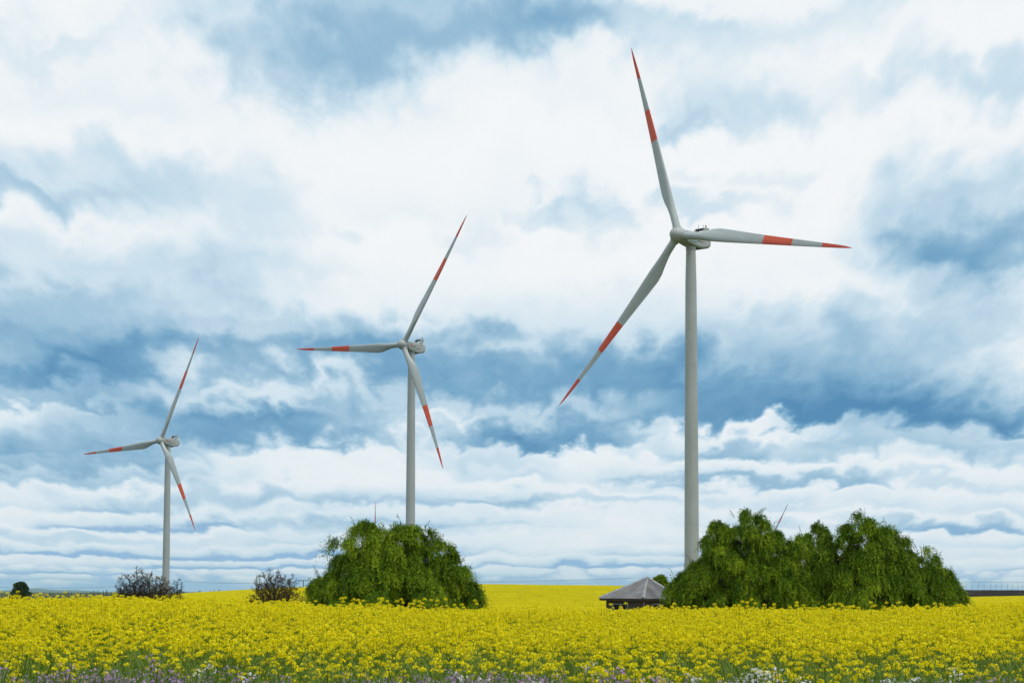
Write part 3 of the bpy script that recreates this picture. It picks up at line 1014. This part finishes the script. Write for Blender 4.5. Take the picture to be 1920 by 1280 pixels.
def zinc(N, b, m):
    tc = N.new('ShaderNodeTexCoord').outputs['Object']
    g = N.new('ShaderNodeNewGeometry').outputs['Random Per Island']
    n = N.noise(tc, 1.3, 5, 0.6)
    rust = N.ramp01(N.noise(N.vec('MULTIPLY', tc, (1.2, 1.2, 2.0)), 1.1, 6, 0.65), 0.56, 0.72)
    c = N.ramp(n, [(0.3, (0.12, 0.12, 0.13, 1)), (0.7, (0.21, 0.21, 0.22, 1))])
    r = N.ramp01(N.new('ShaderNodeObjectInfo').outputs['Random'], 0, 1, 0.80, 1.25, smooth=False)
    N.put(b.inputs['Base Color'], N.vec('SCALE', N.mix(N.math('MULTIPLY', rust, 0.60), c, (0.22, 0.13, 0.08, 1)), r))


M['zinc'] = material('weathered_zinc', rough=0.65, build=zinc, spec=0.3)
M['hip'] = material('hip_flashing', build=two_tone((0.22, 0.23, 0.24), (0.33, 0.34, 0.35), 2, 5), rough=0.55)
M['pane'] = material('dark_window_glass', (0.006, 0.008, 0.010), 0.25, spec=0.25)


def shed():
    D0 = 150.0
    k = D0 / FPX
    eave_c = at(1206, 1121.5, D0)
    gz = float(ground_z(eave_c.x, D0))
    half = 79 * k                               # half diagonal of the eaves square
    cy = D0 + half                              # the near corner of the eaves stands at D0
    root = empty('wooden_shed', (eave_c.x, cy, gz))
    tag(root, 'old wooden shed with a hipped corrugated iron roof half under the willow', 'shed')
    ze = eave_c.z - gz
    apex = Vector((0.55, 0.10, at(1218, 1083, cy).z - gz))
    corners = [Vector((0, -half, ze)), Vector((half, 0, ze)), Vector((0, half, ze)), Vector((-half, 0, ze))]
    wall_d = half - 13.5 * k * 1.0
    wc = [Vector((0, -wall_d, 0)), Vector((wall_d, 0, 0)), Vector((0, wall_d, 0)), Vector((-wall_d, 0, 0))]
    rng = random.Random(5)
    roof = obj('roof', MB().add([c - Vector((0, 0, .10)) for c in corners] + [apex - Vector((0, 0, .12))],
                                [(0, 1, 4), (1, 2, 4), (2, 3, 4), (3, 0, 4), (3, 2, 1, 0)]).mesh('roof', M['old_wood']), root)
    pitch = 0.135
    for fi in range(4):
        a, b = corners[fi], corners[(fi + 1) % 4]
        e = b - a
        L = e.length
        u = e.normalized()
        t_ap = (apex - a).dot(u)
        foot = a + u * t_ap
        up = apex - foot
        S = up.length
        up.normalize()
        nrm = u.cross(up)
        if nrm.z < 0:
            nrm = -nrm
        n_sheet = 5
        for si in range(n_sheet):
            x0, x1 = L * si / n_sheet, L * (si + 1) / n_sheet
            steps = int((x1 - x0 + .05) / pitch * 6)
            lift = .012 * (si % 2) + rng.uniform(0, .006)
            v, f = [], []
            for q in range(steps + 1):
                x = min(x0 + (x1 - x0 + .05) * q / steps, L)
                vm = S * (x / t_ap if x < t_ap else (L - x) / (L - t_ap))
                off = nrm * (.028 * math.sin(2 * math.pi * x / pitch) + lift + .02)
                lo, hi = a + u * x - up * .05 + off, a + u * x + up * max(vm, 0.0) + off
                v += [lo, hi]
                if q:
                    f.append((2 * q - 2, 2 * q, 2 * q + 1, 2 * q - 1))
            obj('roof_sheet', MB().add(v, f).mesh('roof_sheet', M['zinc']), roof)
        # hip cap
        hv = []
        for p, w in ((a + Vector((0, 0, -.0)), .30), (apex, .14)):
            inw = u
            prevu = (corners[fi - 1] - a).normalized()
            hv += [p + u * w * .7 + Vector((0, 0, .055)) * 1.0, p + Vector((0, 0, .13)), p + prevu * w * .7 + Vector((0, 0, .055))]
        obj('hip_cap', MB().add(hv, [(0, 1, 4, 3), (1, 2, 5, 4)]).mesh('hip_cap', M['hip']), roof)
        # eave board
        n_out = Vector((e.y, -e.x, 0)).normalized()
        mb = MB()
        p0, p1 = a - n_out * .03, b - n_out * .03
        mb.add([p0 + Vector((0, 0, -.02)), p1 + Vector((0, 0, -.02)), p1 + Vector((0, 0, -.17)), p0 + Vector((0, 0, -.17)),
                p0 - n_out * .03 + Vector((0, 0, -.02)), p1 - n_out * .03 + Vector((0, 0, -.02)), p1 - n_out * .03 + Vector((0, 0, -.17)), p0 - n_out * .03 + Vector((0, 0, -.17))],
               [(3, 2, 1, 0), (4, 5, 6, 7), (0, 1, 5, 4), (2, 3, 7, 6)])
        obj('eave_board', mb.mesh('eave_board', M['old_wood']), root)
        # planked wall with a window opening on the two near walls
        wa, wb = wc[fi], wc[(fi + 1) % 4]
        we = wb - wa
        WL = we.length
        wu = we.normalized()
        wn = Vector((we.y, -we.x, 0)).normalized()
        Hh = ze + .02
        frame = Matrix(((wu.x, wn.x, 0, wa.x), (wu.y, wn.y, 0, wa.y), (0, 0, 1, 0), (0, 0, 0, 1)))
        if fi == 0:
            op = (0.28 * WL, 0.68 * WL)
        elif fi == 3:
            op = (0.18 * WL, 0.60 * WL)
        else:
            op = (9, 9)
        zb, zt = ze - 1.30, ze - .40
        pw = 0.155
        npl = int(WL / pw)
        for pi in range(npl):
            x0, x1 = pi * WL / npl + .004, (pi + 1) * WL / npl - .004
            t = rng.uniform(0, .012)
            xm = (x0 + x1) / 2
            segs = [(-.1, Hh)] if not (op[0] < xm < op[1]) else [(-.1, zb), (zt, Hh)]
            for z0, z1 in segs:
                obj('plank', MB().box((x0, -.03, z0), (x1, t, z1), frame).mesh('plank', M['old_wood']), root)
        if op[0] < WL:
            win = obj('window', MB().box((op[0], -.10, zb), (op[1], -.07, zt), frame).mesh('window', M['pane']), root)
            fm = MB()
            fw = .055
            for lo, hi in (((op[0], -.06, zt - fw), (op[1], .035, zt)), ((op[0], -.06, zb), (op[1], .035, zb + fw)),
                           ((op[0], -.06, zb + fw), (op[0] + fw, .035, zt - fw)), ((op[1] - fw, -.06, zb + fw), (op[1], .035, zt - fw)),
                           (((op[0] + op[1]) / 2 - .03, -.055, zb + fw), ((op[0] + op[1]) / 2 + .03, .03, zt - fw))):
                obj('window_bar', MB().box(lo, hi, frame).mesh('window_bar', M['frame']), win)
            obj('lintel', MB().box((op[0] - .05, .014, zt + .03), (op[1] + .12, .04, zt + .10), frame).mesh('lintel', M['old_wood']), root)
        for cx_, mt in ((0.05, 'frame' if fi == 0 else 'old_wood'), (WL - .13, 'yellow_frame' if fi == 2 else 'old_wood')):
            obj('corner_board', MB().box((cx_, .015, -.1), (cx_ + .08, .05, Hh - .3), frame).mesh('corner_board', M[mt]), root)
    yb = corners[3]
    return root


shed()


# ------------------------------------------------------------------ power line and far fence
M['pole'] = material('tarred_pole', (0.03, 0.035, 0.04), 0.9)
M['wire'] = material('wire', (0.05, 0.055, 0.06), 0.6)
POLE_D = 640.0
pole_pts = [(-150, 1092), (352, 1089.5), (569, 1088), (1236, 1081), (1990, 1090)]
tops = []
for i, (px, py) in enumerate(pole_pts):
    t = at(px, py, POLE_D)
    g0 = float(ground_z(t.x, POLE_D))
    tops.append(t)
    if i in (2,):
        root = empty('power_pole', (t.x, POLE_D, g0))
        tag(root, 'thin power pole with a cross arm between the lone thorn tree and the willow', 'power pole')
        h = t.z - g0
        obj('post', MB().tube([(0, 0, -.5), (0, 0, h + .3)], [.17, .12], 8).mesh('post', M['pole'], True), root)
        arm = obj('cross_arm', MB().box((-1.6, -.06, h - .08), (1.6, .06, h + .10)).mesh('cross_arm', M['pole']), root)
        for q in (-1.4, -.6, .7, 1.4):
            obj('insulator', MB().tube([(q, 0, h + .1), (q, 0, h + .2), (q, 0, h + .42)], [.03, .08, .06], 8).mesh('insulator', M['wire']), arm)
lab = ['low overhead wire left of the thorn trees', 'overhead wire between the thorn trees and the thin power pole', 'overhead wire between the thin pole and the shed', 'overhead wire at the far right above the ploughed field']
for i in range(4):
    a, b = tops[i], tops[i + 1]
    sag = [1.9, 0.7, 1.0, 0.6][i]
    pts = [a.lerp(b, q / 24) - Vector((0, 0, sag * 4 * (q / 24) * (1 - q / 24))) for q in range(25)]
    tag(obj('overhead_wire', MB().tube(pts, .035, 5).mesh('overhead_wire', M['wire'])), lab[i], 'wire', 'overhead wires')

FD = 1050.0
fr = empty('trellis_fence', at(1880, 1106, FD))
tag(fr, 'faint tall trellis of posts and wires beyond the dark ploughed field', 'trellis')
f0 = fr.location.copy()
fence_px = [1803, 1811.5, 1822.5, 1834, 1845, 1857.5, 1867.5, 1877.5, 1889, 1898, 1908.5, 1917, 1928, 1939]
for i, px in enumerate(fence_px):
    t = at(px, 1090.5 + (0, 3, 2, 0, 3, 2, 0)[i % 7], FD)
    bz = float(ground_z(t.x, FD))
    obj('post', MB().tube([(t.x, FD, bz - .3), (t.x + .05, FD, t.z)], .055, 6).mesh('post', M['wire']), fr).matrix_local = Matrix.Translation(-f0)
for py, x0, x1 in ((1098, 1801, 1945), (1093.5, 1801, 1824)):
    obj('wire', MB().tube([at(x0, py - .5, FD), at((x0 + x1) / 2, py, FD), at(x1, py, FD)], .03, 5).mesh('wire', M['wire']), fr).matrix_local = Matrix.Translation(-f0)


# ------------------------------------------------------------------ crop and weeds
class Plant:
    """small polygons with a material index and a tint, for instanced plants"""
    def __init__(self, seed):
        self.g = np.random.default_rng(seed)
        self.v, self.f, self.m, self.t = [], [], [], []

    def quad(self, a, b, c, d, m, t):
        n = len(self.v)
        self.v += [a, b, c, d]
        self.f.append((n, n + 1, n + 2, n + 3))
        self.m.append(m)
        self.t.append(t)

    def stem(self, p, q, r, m, t):
        p, q = np.asarray(p, float), np.asarray(q, float)
        d = unit(q - p)
        s = unit(np.cross(d, [0.3, 0.8, 0.2]))
        s2 = np.cross(d, s)
        for a, b in ((s, s2), (s2, -s), (-s, -s2), (-s2, s)):
            self.quad(p + a * r, p + b * r, q + b * r * .6, q + a * r * .6, m, t)

    def petals(self, c, nrm, size, m, t, n=2):
        nrm = unit(np.asarray(nrm, float))
        s = unit(np.cross(nrm, self.g.normal(0, 1, 3)))
        s2 = np.cross(nrm, s)
        for k in range(n):
            a, b = (s, s2) if k == 0 else (s2, -s)
            up = nrm * size * .25
            self.quad(c - a * size - b * size * .32 + up, c - a * size * .9 + b * size * .32 + up, c + a * size + b * size * .36 + up, c + a * size * .9 - b * size * .30 + up, m, t)

    def leaf(self, p, d, L, w, m, t):
        d = unit(np.asarray(d, float))
        s = unit(np.cross(d, self.g.normal(0, 1, 3)))
        p = np.asarray(p, float)
        mid = p + d * L * .5
        tip = p + d * L - np.array([0, 0, L * .25])
        self.quad(p, mid + s * w, tip, mid - s * w, m, t)

    def build(self, name, mats):
        me = mesh_np(name, np.array(self.v), np.array(self.f), mats, self.m, uv_rand=self.t)
        return bpy.data.objects.new(name, me)


def rape_plant(seed, heads=5, petals=17, tall=1.0, lean=True):
    P = Plant(seed)
    g = P.g
    top = np.array([g.normal(0, .04), g.normal(0, .04), tall * .82])
    P.stem((0, 0, 0), top * .55, .008, 0, g.random())
    P.stem(top * .55, top, .006, 0, g.random())
    for h in range(heads):
        if h == 0:
            hp = top + np.array([0, 0, tall * .16])
            P.stem(top, hp, .004, 0, .6)
        else:
            a = g.random() * 2 * math.pi
            st = top * (.5 + .4 * g.random())
            hp = st + np.array([math.cos(a) * (.07 + .12 * g.random()), math.sin(a) * (.07 + .12 * g.random()), 0])
            hp[2] = tall * (.70 + .28 * g.random())
            P.stem(st, hp, .004, 0, g.random())
        rad = .045 + .016 * g.random()
        for k in range(petals):
            th, ph = math.acos(1 - 1.25 * g.random()), g.random() * 2 * math.pi
            n = np.array([math.sin(th) * math.cos(ph), math.sin(th) * math.sin(ph), math.cos(th)])
            P.petals(hp + n * rad * np.array([1, 1, .75]) * (.7 + .4 * g.random()), n + g.normal(0, .35, 3), .0150 + .005 * g.random(), 1, g.random())
        for k in range(3):
            P.petals(hp + np.array([0, 0, rad * .85]) + g.normal(0, .008, 3), g.normal(0, 1, 3), .006, 2, g.random(), 1)
        # loose flowers and pods below the head
        for k in range(5):
            q = hp - np.array([0, 0, .03 + .09 * g.random()]) + g.normal(0, .018, 3)
            P.petals(q, g.normal(0, 1, 3) + np.array([0, 0, .6]), .009, 1 if k < 3 else 0, g.random(), 1)
    for k in range(8):
        z = tall * (.12 + .62 * g.random())
        a = g.random() * 2 * math.pi
        P.leaf(top * (z / top[2]), (math.cos(a), math.sin(a), .55), .10 + .10 * g.random(), .018 + .012 * g.random(), 0, g.random())
    return P.build('rape_plant', [M['stalk'], M['petal'], M['bud']])


def rape_clump(seed, n=46, size=.5):
    """half a square metre of distant crop top"""
    P = Plant(seed)
    g = P.g
    for k in range(n):
        c = np.array([g.uniform(-size, size), g.uniform(-size, size), .78 + .22 * g.random()])
        for q in range(5):
            nn = g.normal(0, 1, 3)
            nn[2] = abs(nn[2]) + .3
            P.petals(c + unit(nn) * .035, nn, .032, 1, g.random(), 1)
        P.stem(c * np.array([1, 1, .3]), c, .011, 0, g.random())
    for k in range(26):
        a = g.random() * 2 * math.pi
        P.leaf((g.uniform(-size, size), g.uniform(-size, size), .45 + .3 * g.random()), (math.cos(a), math.sin(a), .5), .22, .05, 0, g.random())
    return P.build('rape_clump', [M['stalk'], M['petal'], M['bud']])


def radish_plant(seed, white=False):
    P = Plant(seed)
    g = P.g
    for s in range(4):
        a = g.random() * 2 * math.pi
        top = np.array([math.cos(a) * .14 * g.random(), math.sin(a) * .14 * g.random(), .62 + .22 * g.random()])
        P.stem((0, 0, 0), top, .006, 0, g.random())
        for k in range(9):
            p = top + np.array([g.normal(0, .04), g.normal(0, .04), g.uniform(-.11, .03)])
            P.petals(p, g.normal(0, .6, 3) + np.array([0, -.3, .9]), .013 + .004 * g.random(), 1, g.random())
        for k in range(4):
            b = g.random() * 2 * math.pi
            P.leaf(top * (.2 + .5 * g.random()), (math.cos(b), math.sin(b), .4), .14, .022, 0, g.random())
    return P.build('radish_plant', [M['grass'], M['white'] if white else M['violet']])


def grass_tuft(seed):
    P = Plant(seed)
    g = P.g
    for k in range(16):
        a = g.random() * 2 * math.pi
        b = np.array([g.normal(0, .06), g.normal(0, .06), 0])
        d = np.array([math.cos(a) * .35, math.sin(a) * .35, 1.0])
        L = .35 + .4 * g.random()
        s = np.array([-math.sin(a), math.cos(a), 0]) * (.006 + .005 * g.random())
        m_ = b + d * L * .55
        t_ = b + d * L * np.array([1.5, 1.5, .92])
        P.quad(b - s, b + s, m_ + s, m_ - s, 0, g.random())
        P.quad(m_ - s, m_ + s, t_ + s * .1, t_ - s * .1, 0, g.random())
    return P.build('grass_tuft', [M['grass']])


def scatter(name, label, cat, protos, pts, rot, scale, pick):
    """one 'stuff' object: points carrying instances of the plant meshes"""
    pc = bpy.data.collections.new(name + '_plants')
    for p in protos:
        pc.objects.link(p)
    me = bpy.data.meshes.new(name)
    n = len(pts)
    me.vertices.add(n)
    me.vertices.foreach_set('co', np.asarray(pts, np.float32).ravel())
    for an, ty, data in (('spin', 'FLOAT', rot), ('size', 'FLOAT', scale), ('pick', 'INT', pick)):
        a = me.attributes.new(an, ty, 'POINT')
        a.data.foreach_set('value', np.asarray(data, np.int32 if ty == 'INT' else np.float32))
    o = obj(name, me)
    tag(o, label, cat, kind='stuff')
    gt = bpy.data.node_groups.new(name, 'GeometryNodeTree')
    gt.interface.new_socket('Geometry', in_out='INPUT', socket_type='NodeSocketGeometry')
    gt.interface.new_socket('Geometry', in_out='OUTPUT', socket_type='NodeSocketGeometry')
    nn = gt.nodes
    gi, go = nn.new('NodeGroupInput'), nn.new('NodeGroupOutput')
    ip = nn.new('GeometryNodeInstanceOnPoints')
    ci = nn.new('GeometryNodeCollectionInfo')
    ci.inputs['Collection'].default_value = pc
    ci.inputs['Separate Children'].default_value = True
    ci.inputs['Reset Children'].default_value = True

    def attr(nm, ty):
        q = nn.new('GeometryNodeInputNamedAttribute')
        q.data_type = ty
        q.inputs[0].default_value = nm
        return [x for x in q.outputs if x.enabled and x.name == 'Attribute'][0]
    cx = nn.new('ShaderNodeCombineXYZ')
    L = gt.links
    L.new(attr('spin', 'FLOAT'), cx.inputs[2])
    L.new(gi.outputs[0], ip.inputs['Points'])
    L.new(ci.outputs[0], ip.inputs['Instance'])
    ip.inputs['Pick Instance'].default_value = True
    L.new(attr('pick', 'INT'), ip.inputs['Instance Index'])
    L.new(cx.outputs[0], ip.inputs['Rotation'])
    L.new(attr('size', 'FLOAT'), ip.inputs['Scale'])
    L.new(ip.outputs[0], go.inputs[0])
    md = o.modifiers.new('plants', 'NODES')
    md.node_group = gt
    return o


def value_noise(x, y, cell, seed):
    g = np.random.default_rng(seed)
    tab = g.random((256, 256))
    u, v = x / cell, y / cell
    i, j = np.floor(u).astype(int), np.floor(v).astype(int)
    a, b = u - i, v - j
    a, b = a * a * (3 - 2 * a), b * b * (3 - 2 * b)
    t = lambda p, q: tab[p % 256, q % 256]
    return (t(i, j) * (1 - a) + t(i + 1, j) * a) * (1 - b) + (t(i, j + 1) * (1 - a) + t(i + 1, j + 1) * a) * b


def spots(d0, d1, dens, seed, half=0.30, margin=9.0):
    g = np.random.default_rng(seed)
    n = int(dens * (half * (d1 ** 2 - d0 ** 2) + 2 * margin * (d1 - d0)))
    # uniform over the trapezoid by rejection
    y = np.sqrt(g.random(n * 2) * (d1 ** 2 - d0 ** 2) + d0 ** 2)
    x = g.uniform(-1, 1, n * 2) * (half * y + margin)
    x, y = x[:n], y[:n]
    return x, y, g


def on_ground(x, y):
    return np.stack([x, y, ground_z(x, y)], -1)


# near crop: whole plants
x, y, g = spots(21.5, 84.0, 12.0, 101)
edge = 21.2 + 2.4 * value_noise(x, y, 1.7, 5) + 1.2 * value_noise(x, y, .5, 6)
keep = (y > edge) & (g.random(len(x)) < np.clip(.34 + (y - 22) / 24 + .9 * (value_noise(x, y, .8, 17) - .5), .05, .97))
x, y = x[keep], y[keep]
patch = .66 + .28 * value_noise(x, y, 1.3, 7) + .10 * value_noise(x, y, 6.0, 8)
size = patch * g.normal(1.0, .07, len(x)) * (1 - .12 * (y < 28)) * np.where(g.random(len(x)) < .02, 1.15, 1.0)
scatter('rapeseed_crop', 'yellow flowering rapeseed crop filling the near field', 'crop', [rape_plant(200 + k, 3 + k % 2, 17) for k in range(8)],
        on_ground(x, y), g.random(len(x)) * 6.283, size, g.integers(0, 8, len(x)))
# distant crop: clumps of crop top
x, y, g = spots(80.0, 178.0, 1.4, 102)
x2, y2, g2 = spots(170.0, 560.0, 1.35, 103, half=.30)
keep2 = ~((x2 / y2 * FPX + 960 > 1660) & (y2 > 540))
x, y = np.concatenate([x, x2[keep2]]), np.concatenate([y, y2[keep2]])
shed_keep = ~((np.abs(x - 9.9) < 4.2) & (np.abs(y - 153.2) < 4.2))
x, y = x[shed_keep], y[shed_keep]
g = np.random.default_rng(104)
scatter('rapeseed_crop', 'distant yellow rapeseed crop on the slope behind the trees', 'crop', [rape_clump(300 + k) for k in range(6)],
        on_ground(x, y), g.random(len(x)) * 6.283, 0.92 + .2 * value_noise(x, y, 9, 9) + .1 * g.random(len(x)), g.integers(0, 6, len(x)))

# field edge: violet and white wild radish, grass
x, y, g = spots(19.5, 27.5, 13.0, 105)
pv = value_noise(x, y, 1.1, 12) * .6 + value_noise(x, y, .35, 13) * .4
pv = pv + np.where(x < 1, .05, -.03)
keep = (pv > .555 + .16 * np.clip(y - 22.6, -1, 4))
w = value_noise(x, y, 1.2, 14) + np.where(x > 2.5, .08, 0) > .78
V_, W_ = keep & ~w, keep & w
scatter('wild_radish', 'low violet wild radish flowers along the near edge of the crop', 'wildflowers', [radish_plant(400 + k) for k in range(5)],
        on_ground(x[V_], y[V_]), g.random(V_.sum()) * 6.283, g.normal(.86, .10, V_.sum()), g.integers(0, 5, V_.sum()))
scatter('wild_radish', 'scattered white wild radish flowers among the violet ones', 'wildflowers', [radish_plant(420 + k, True) for k in range(3)],
        on_ground(x[W_], y[W_]), g.random(W_.sum()) * 6.283, g.normal(.92, .10, W_.sum()), g.integers(0, 3, W_.sum()))
x, y, g = spots(17.0, 32.0, 40.0, 106)
scatter('grass', 'green grass and leaves at the near edge of the crop', 'grass', [grass_tuft(500 + k) for k in range(5)],
        on_ground(x, y), g.random(len(x)) * 6.283, g.normal(1.0, .15, len(x)), g.integers(0, 5, len(x)))

# single tall stems that stand clear of the crop against the willows and the shed
STEMS = {
    'tall rapeseed stem standing clear of the crop against the lone left-hand willow':
        [(595, 1137), (640, 1122), (647, 1121), (662, 1131), (672, 1125), (681, 1127), (695, 1133), (711, 1123), (716, 1126), (726, 1127), (744, 1128), (752, 1124), (768, 1132), (778, 1126),
         (786, 1127), (796, 1124), (808, 1125), (820, 1126), (836, 1123), (852, 1134), (866, 1134), (890, 1126)],
    'tall rapeseed stem standing clear of the crop against the shed wall':
        [(1145, 1133), (1164, 1138), (1173.5, 1131), (1214, 1137), (1247, 1141), (1260, 1137), (1264, 1132), (1270, 1139), (1283, 1138)],
    'tall rapeseed stem standing clear of the crop against the right-hand willows':
        [(1340, 1133), (1377, 1135), (1386, 1135), (1392, 1128), (1401, 1130), (1409, 1124), (1416, 1131), (1433, 1134), (1451, 1133), (1494, 1130), (1507, 1135), (1555, 1134), (1580, 1137),
         (1600, 1136), (1633, 1130), (1641, 1135), (1662, 1130), (1674, 1136), (1735, 1138), (1753, 1132), (1790, 1140)],
    'tall rapeseed stem standing clear of the crop against the sky at far left':
        [(1, 1110), (14, 1112.5), (68, 1115), (76, 1113), (122, 1110.5)]}


def stem_meshes(seed):
    g = np.random.default_rng(seed)
    S = Plant(seed)
    S.stem((0, 0, 0), (.01, 0, .6), .009, 0, .4)
    S.stem((.01, 0, .6), (.0, .01, 1.0), .007, 0, .6)
    for k in range(4):
        a = g.random() * 6.28
        S.leaf((0, 0, .3 + .15 * k), (math.cos(a), math.sin(a), .5), .12, .02, 0, g.random())
    hs = []
    for h in range(2):
        H_ = Plant(seed * 7 + h)
        c = np.array([0, 0, 1.0]) if h == 0 else np.array([.07 * math.cos(seed), .07 * math.sin(seed), .93 - .05 * g.random()])
        if h:
            S.stem((.005, .005, .72), c, .005, 0, .5)
        for k in range(26):
            th, ph = math.acos(1 - 1.3 * g.random()), g.random() * 6.283
            n = np.array([math.sin(th) * math.cos(ph), math.sin(th) * math.sin(ph), math.cos(th)])
            H_.petals(c + n * np.array([.055, .055, .042]) * (.7 + .4 * g.random()), n + g.normal(0, .35, 3), .016, 0, g.random())
        hs.append(mesh_np('flower_head', np.array(H_.v), np.array(H_.f), [M['petal']], H_.m, uv_rand=H_.t))
    return mesh_np('stem', np.array(S.v), np.array(S.f), [M['stalk']], S.m, uv_rand=S.t), hs


variants = [stem_meshes(600 + k) for k in range(5)]
ci = 0
for label, lst in STEMS.items():
    for (px, py) in lst:
        dd = 57.0 + 5.0 * ((ci * 7) % 5) / 5
        t = at(px, py, dd)
        gz = float(ground_z(t.x, dd))
        s_ = t.z - gz
        r = empty('rapeseed_stem', (t.x, dd, gz))
        r.rotation_euler.z = ci * 1.3
        r.scale = (1, 1, s_)
        tag(r, label, 'flower stem', 'single rapeseed stems ' + label.split('against the ')[1])
        st, hs = variants[ci % 5]
        obj('stem', st, r)
        for q, h_ in enumerate(hs):
            if q == 0 or ci % 2:
                obj('flower_head', h_, r)
        ci += 1


# ------------------------------------------------------------------ air
def haze():
    m = bpy.data.materials.new('thin_air')
    m.use_nodes = True
    nt = m.node_tree
    nt.nodes.clear()
    out = nt.nodes.new('ShaderNodeOutputMaterial')
    v = nt.nodes.new('ShaderNodeVolumePrincipled')
    v.inputs['Color'].default_value = (0.62, 0.88, 1.0, 1)
    v.inputs['Density'].default_value = 2.6e-5
    v.inputs['Anisotropy'].default_value = 0.0
    nt.links.new(v.outputs[0], out.inputs['Volume'])
    o = obj('haze', MB().box((-34000, -34000, -22), (34000, 34000, 185)).mesh('haze', m))
    tag(o, 'thin pale blue air over the whole field', 'haze', kind='stuff')


haze()
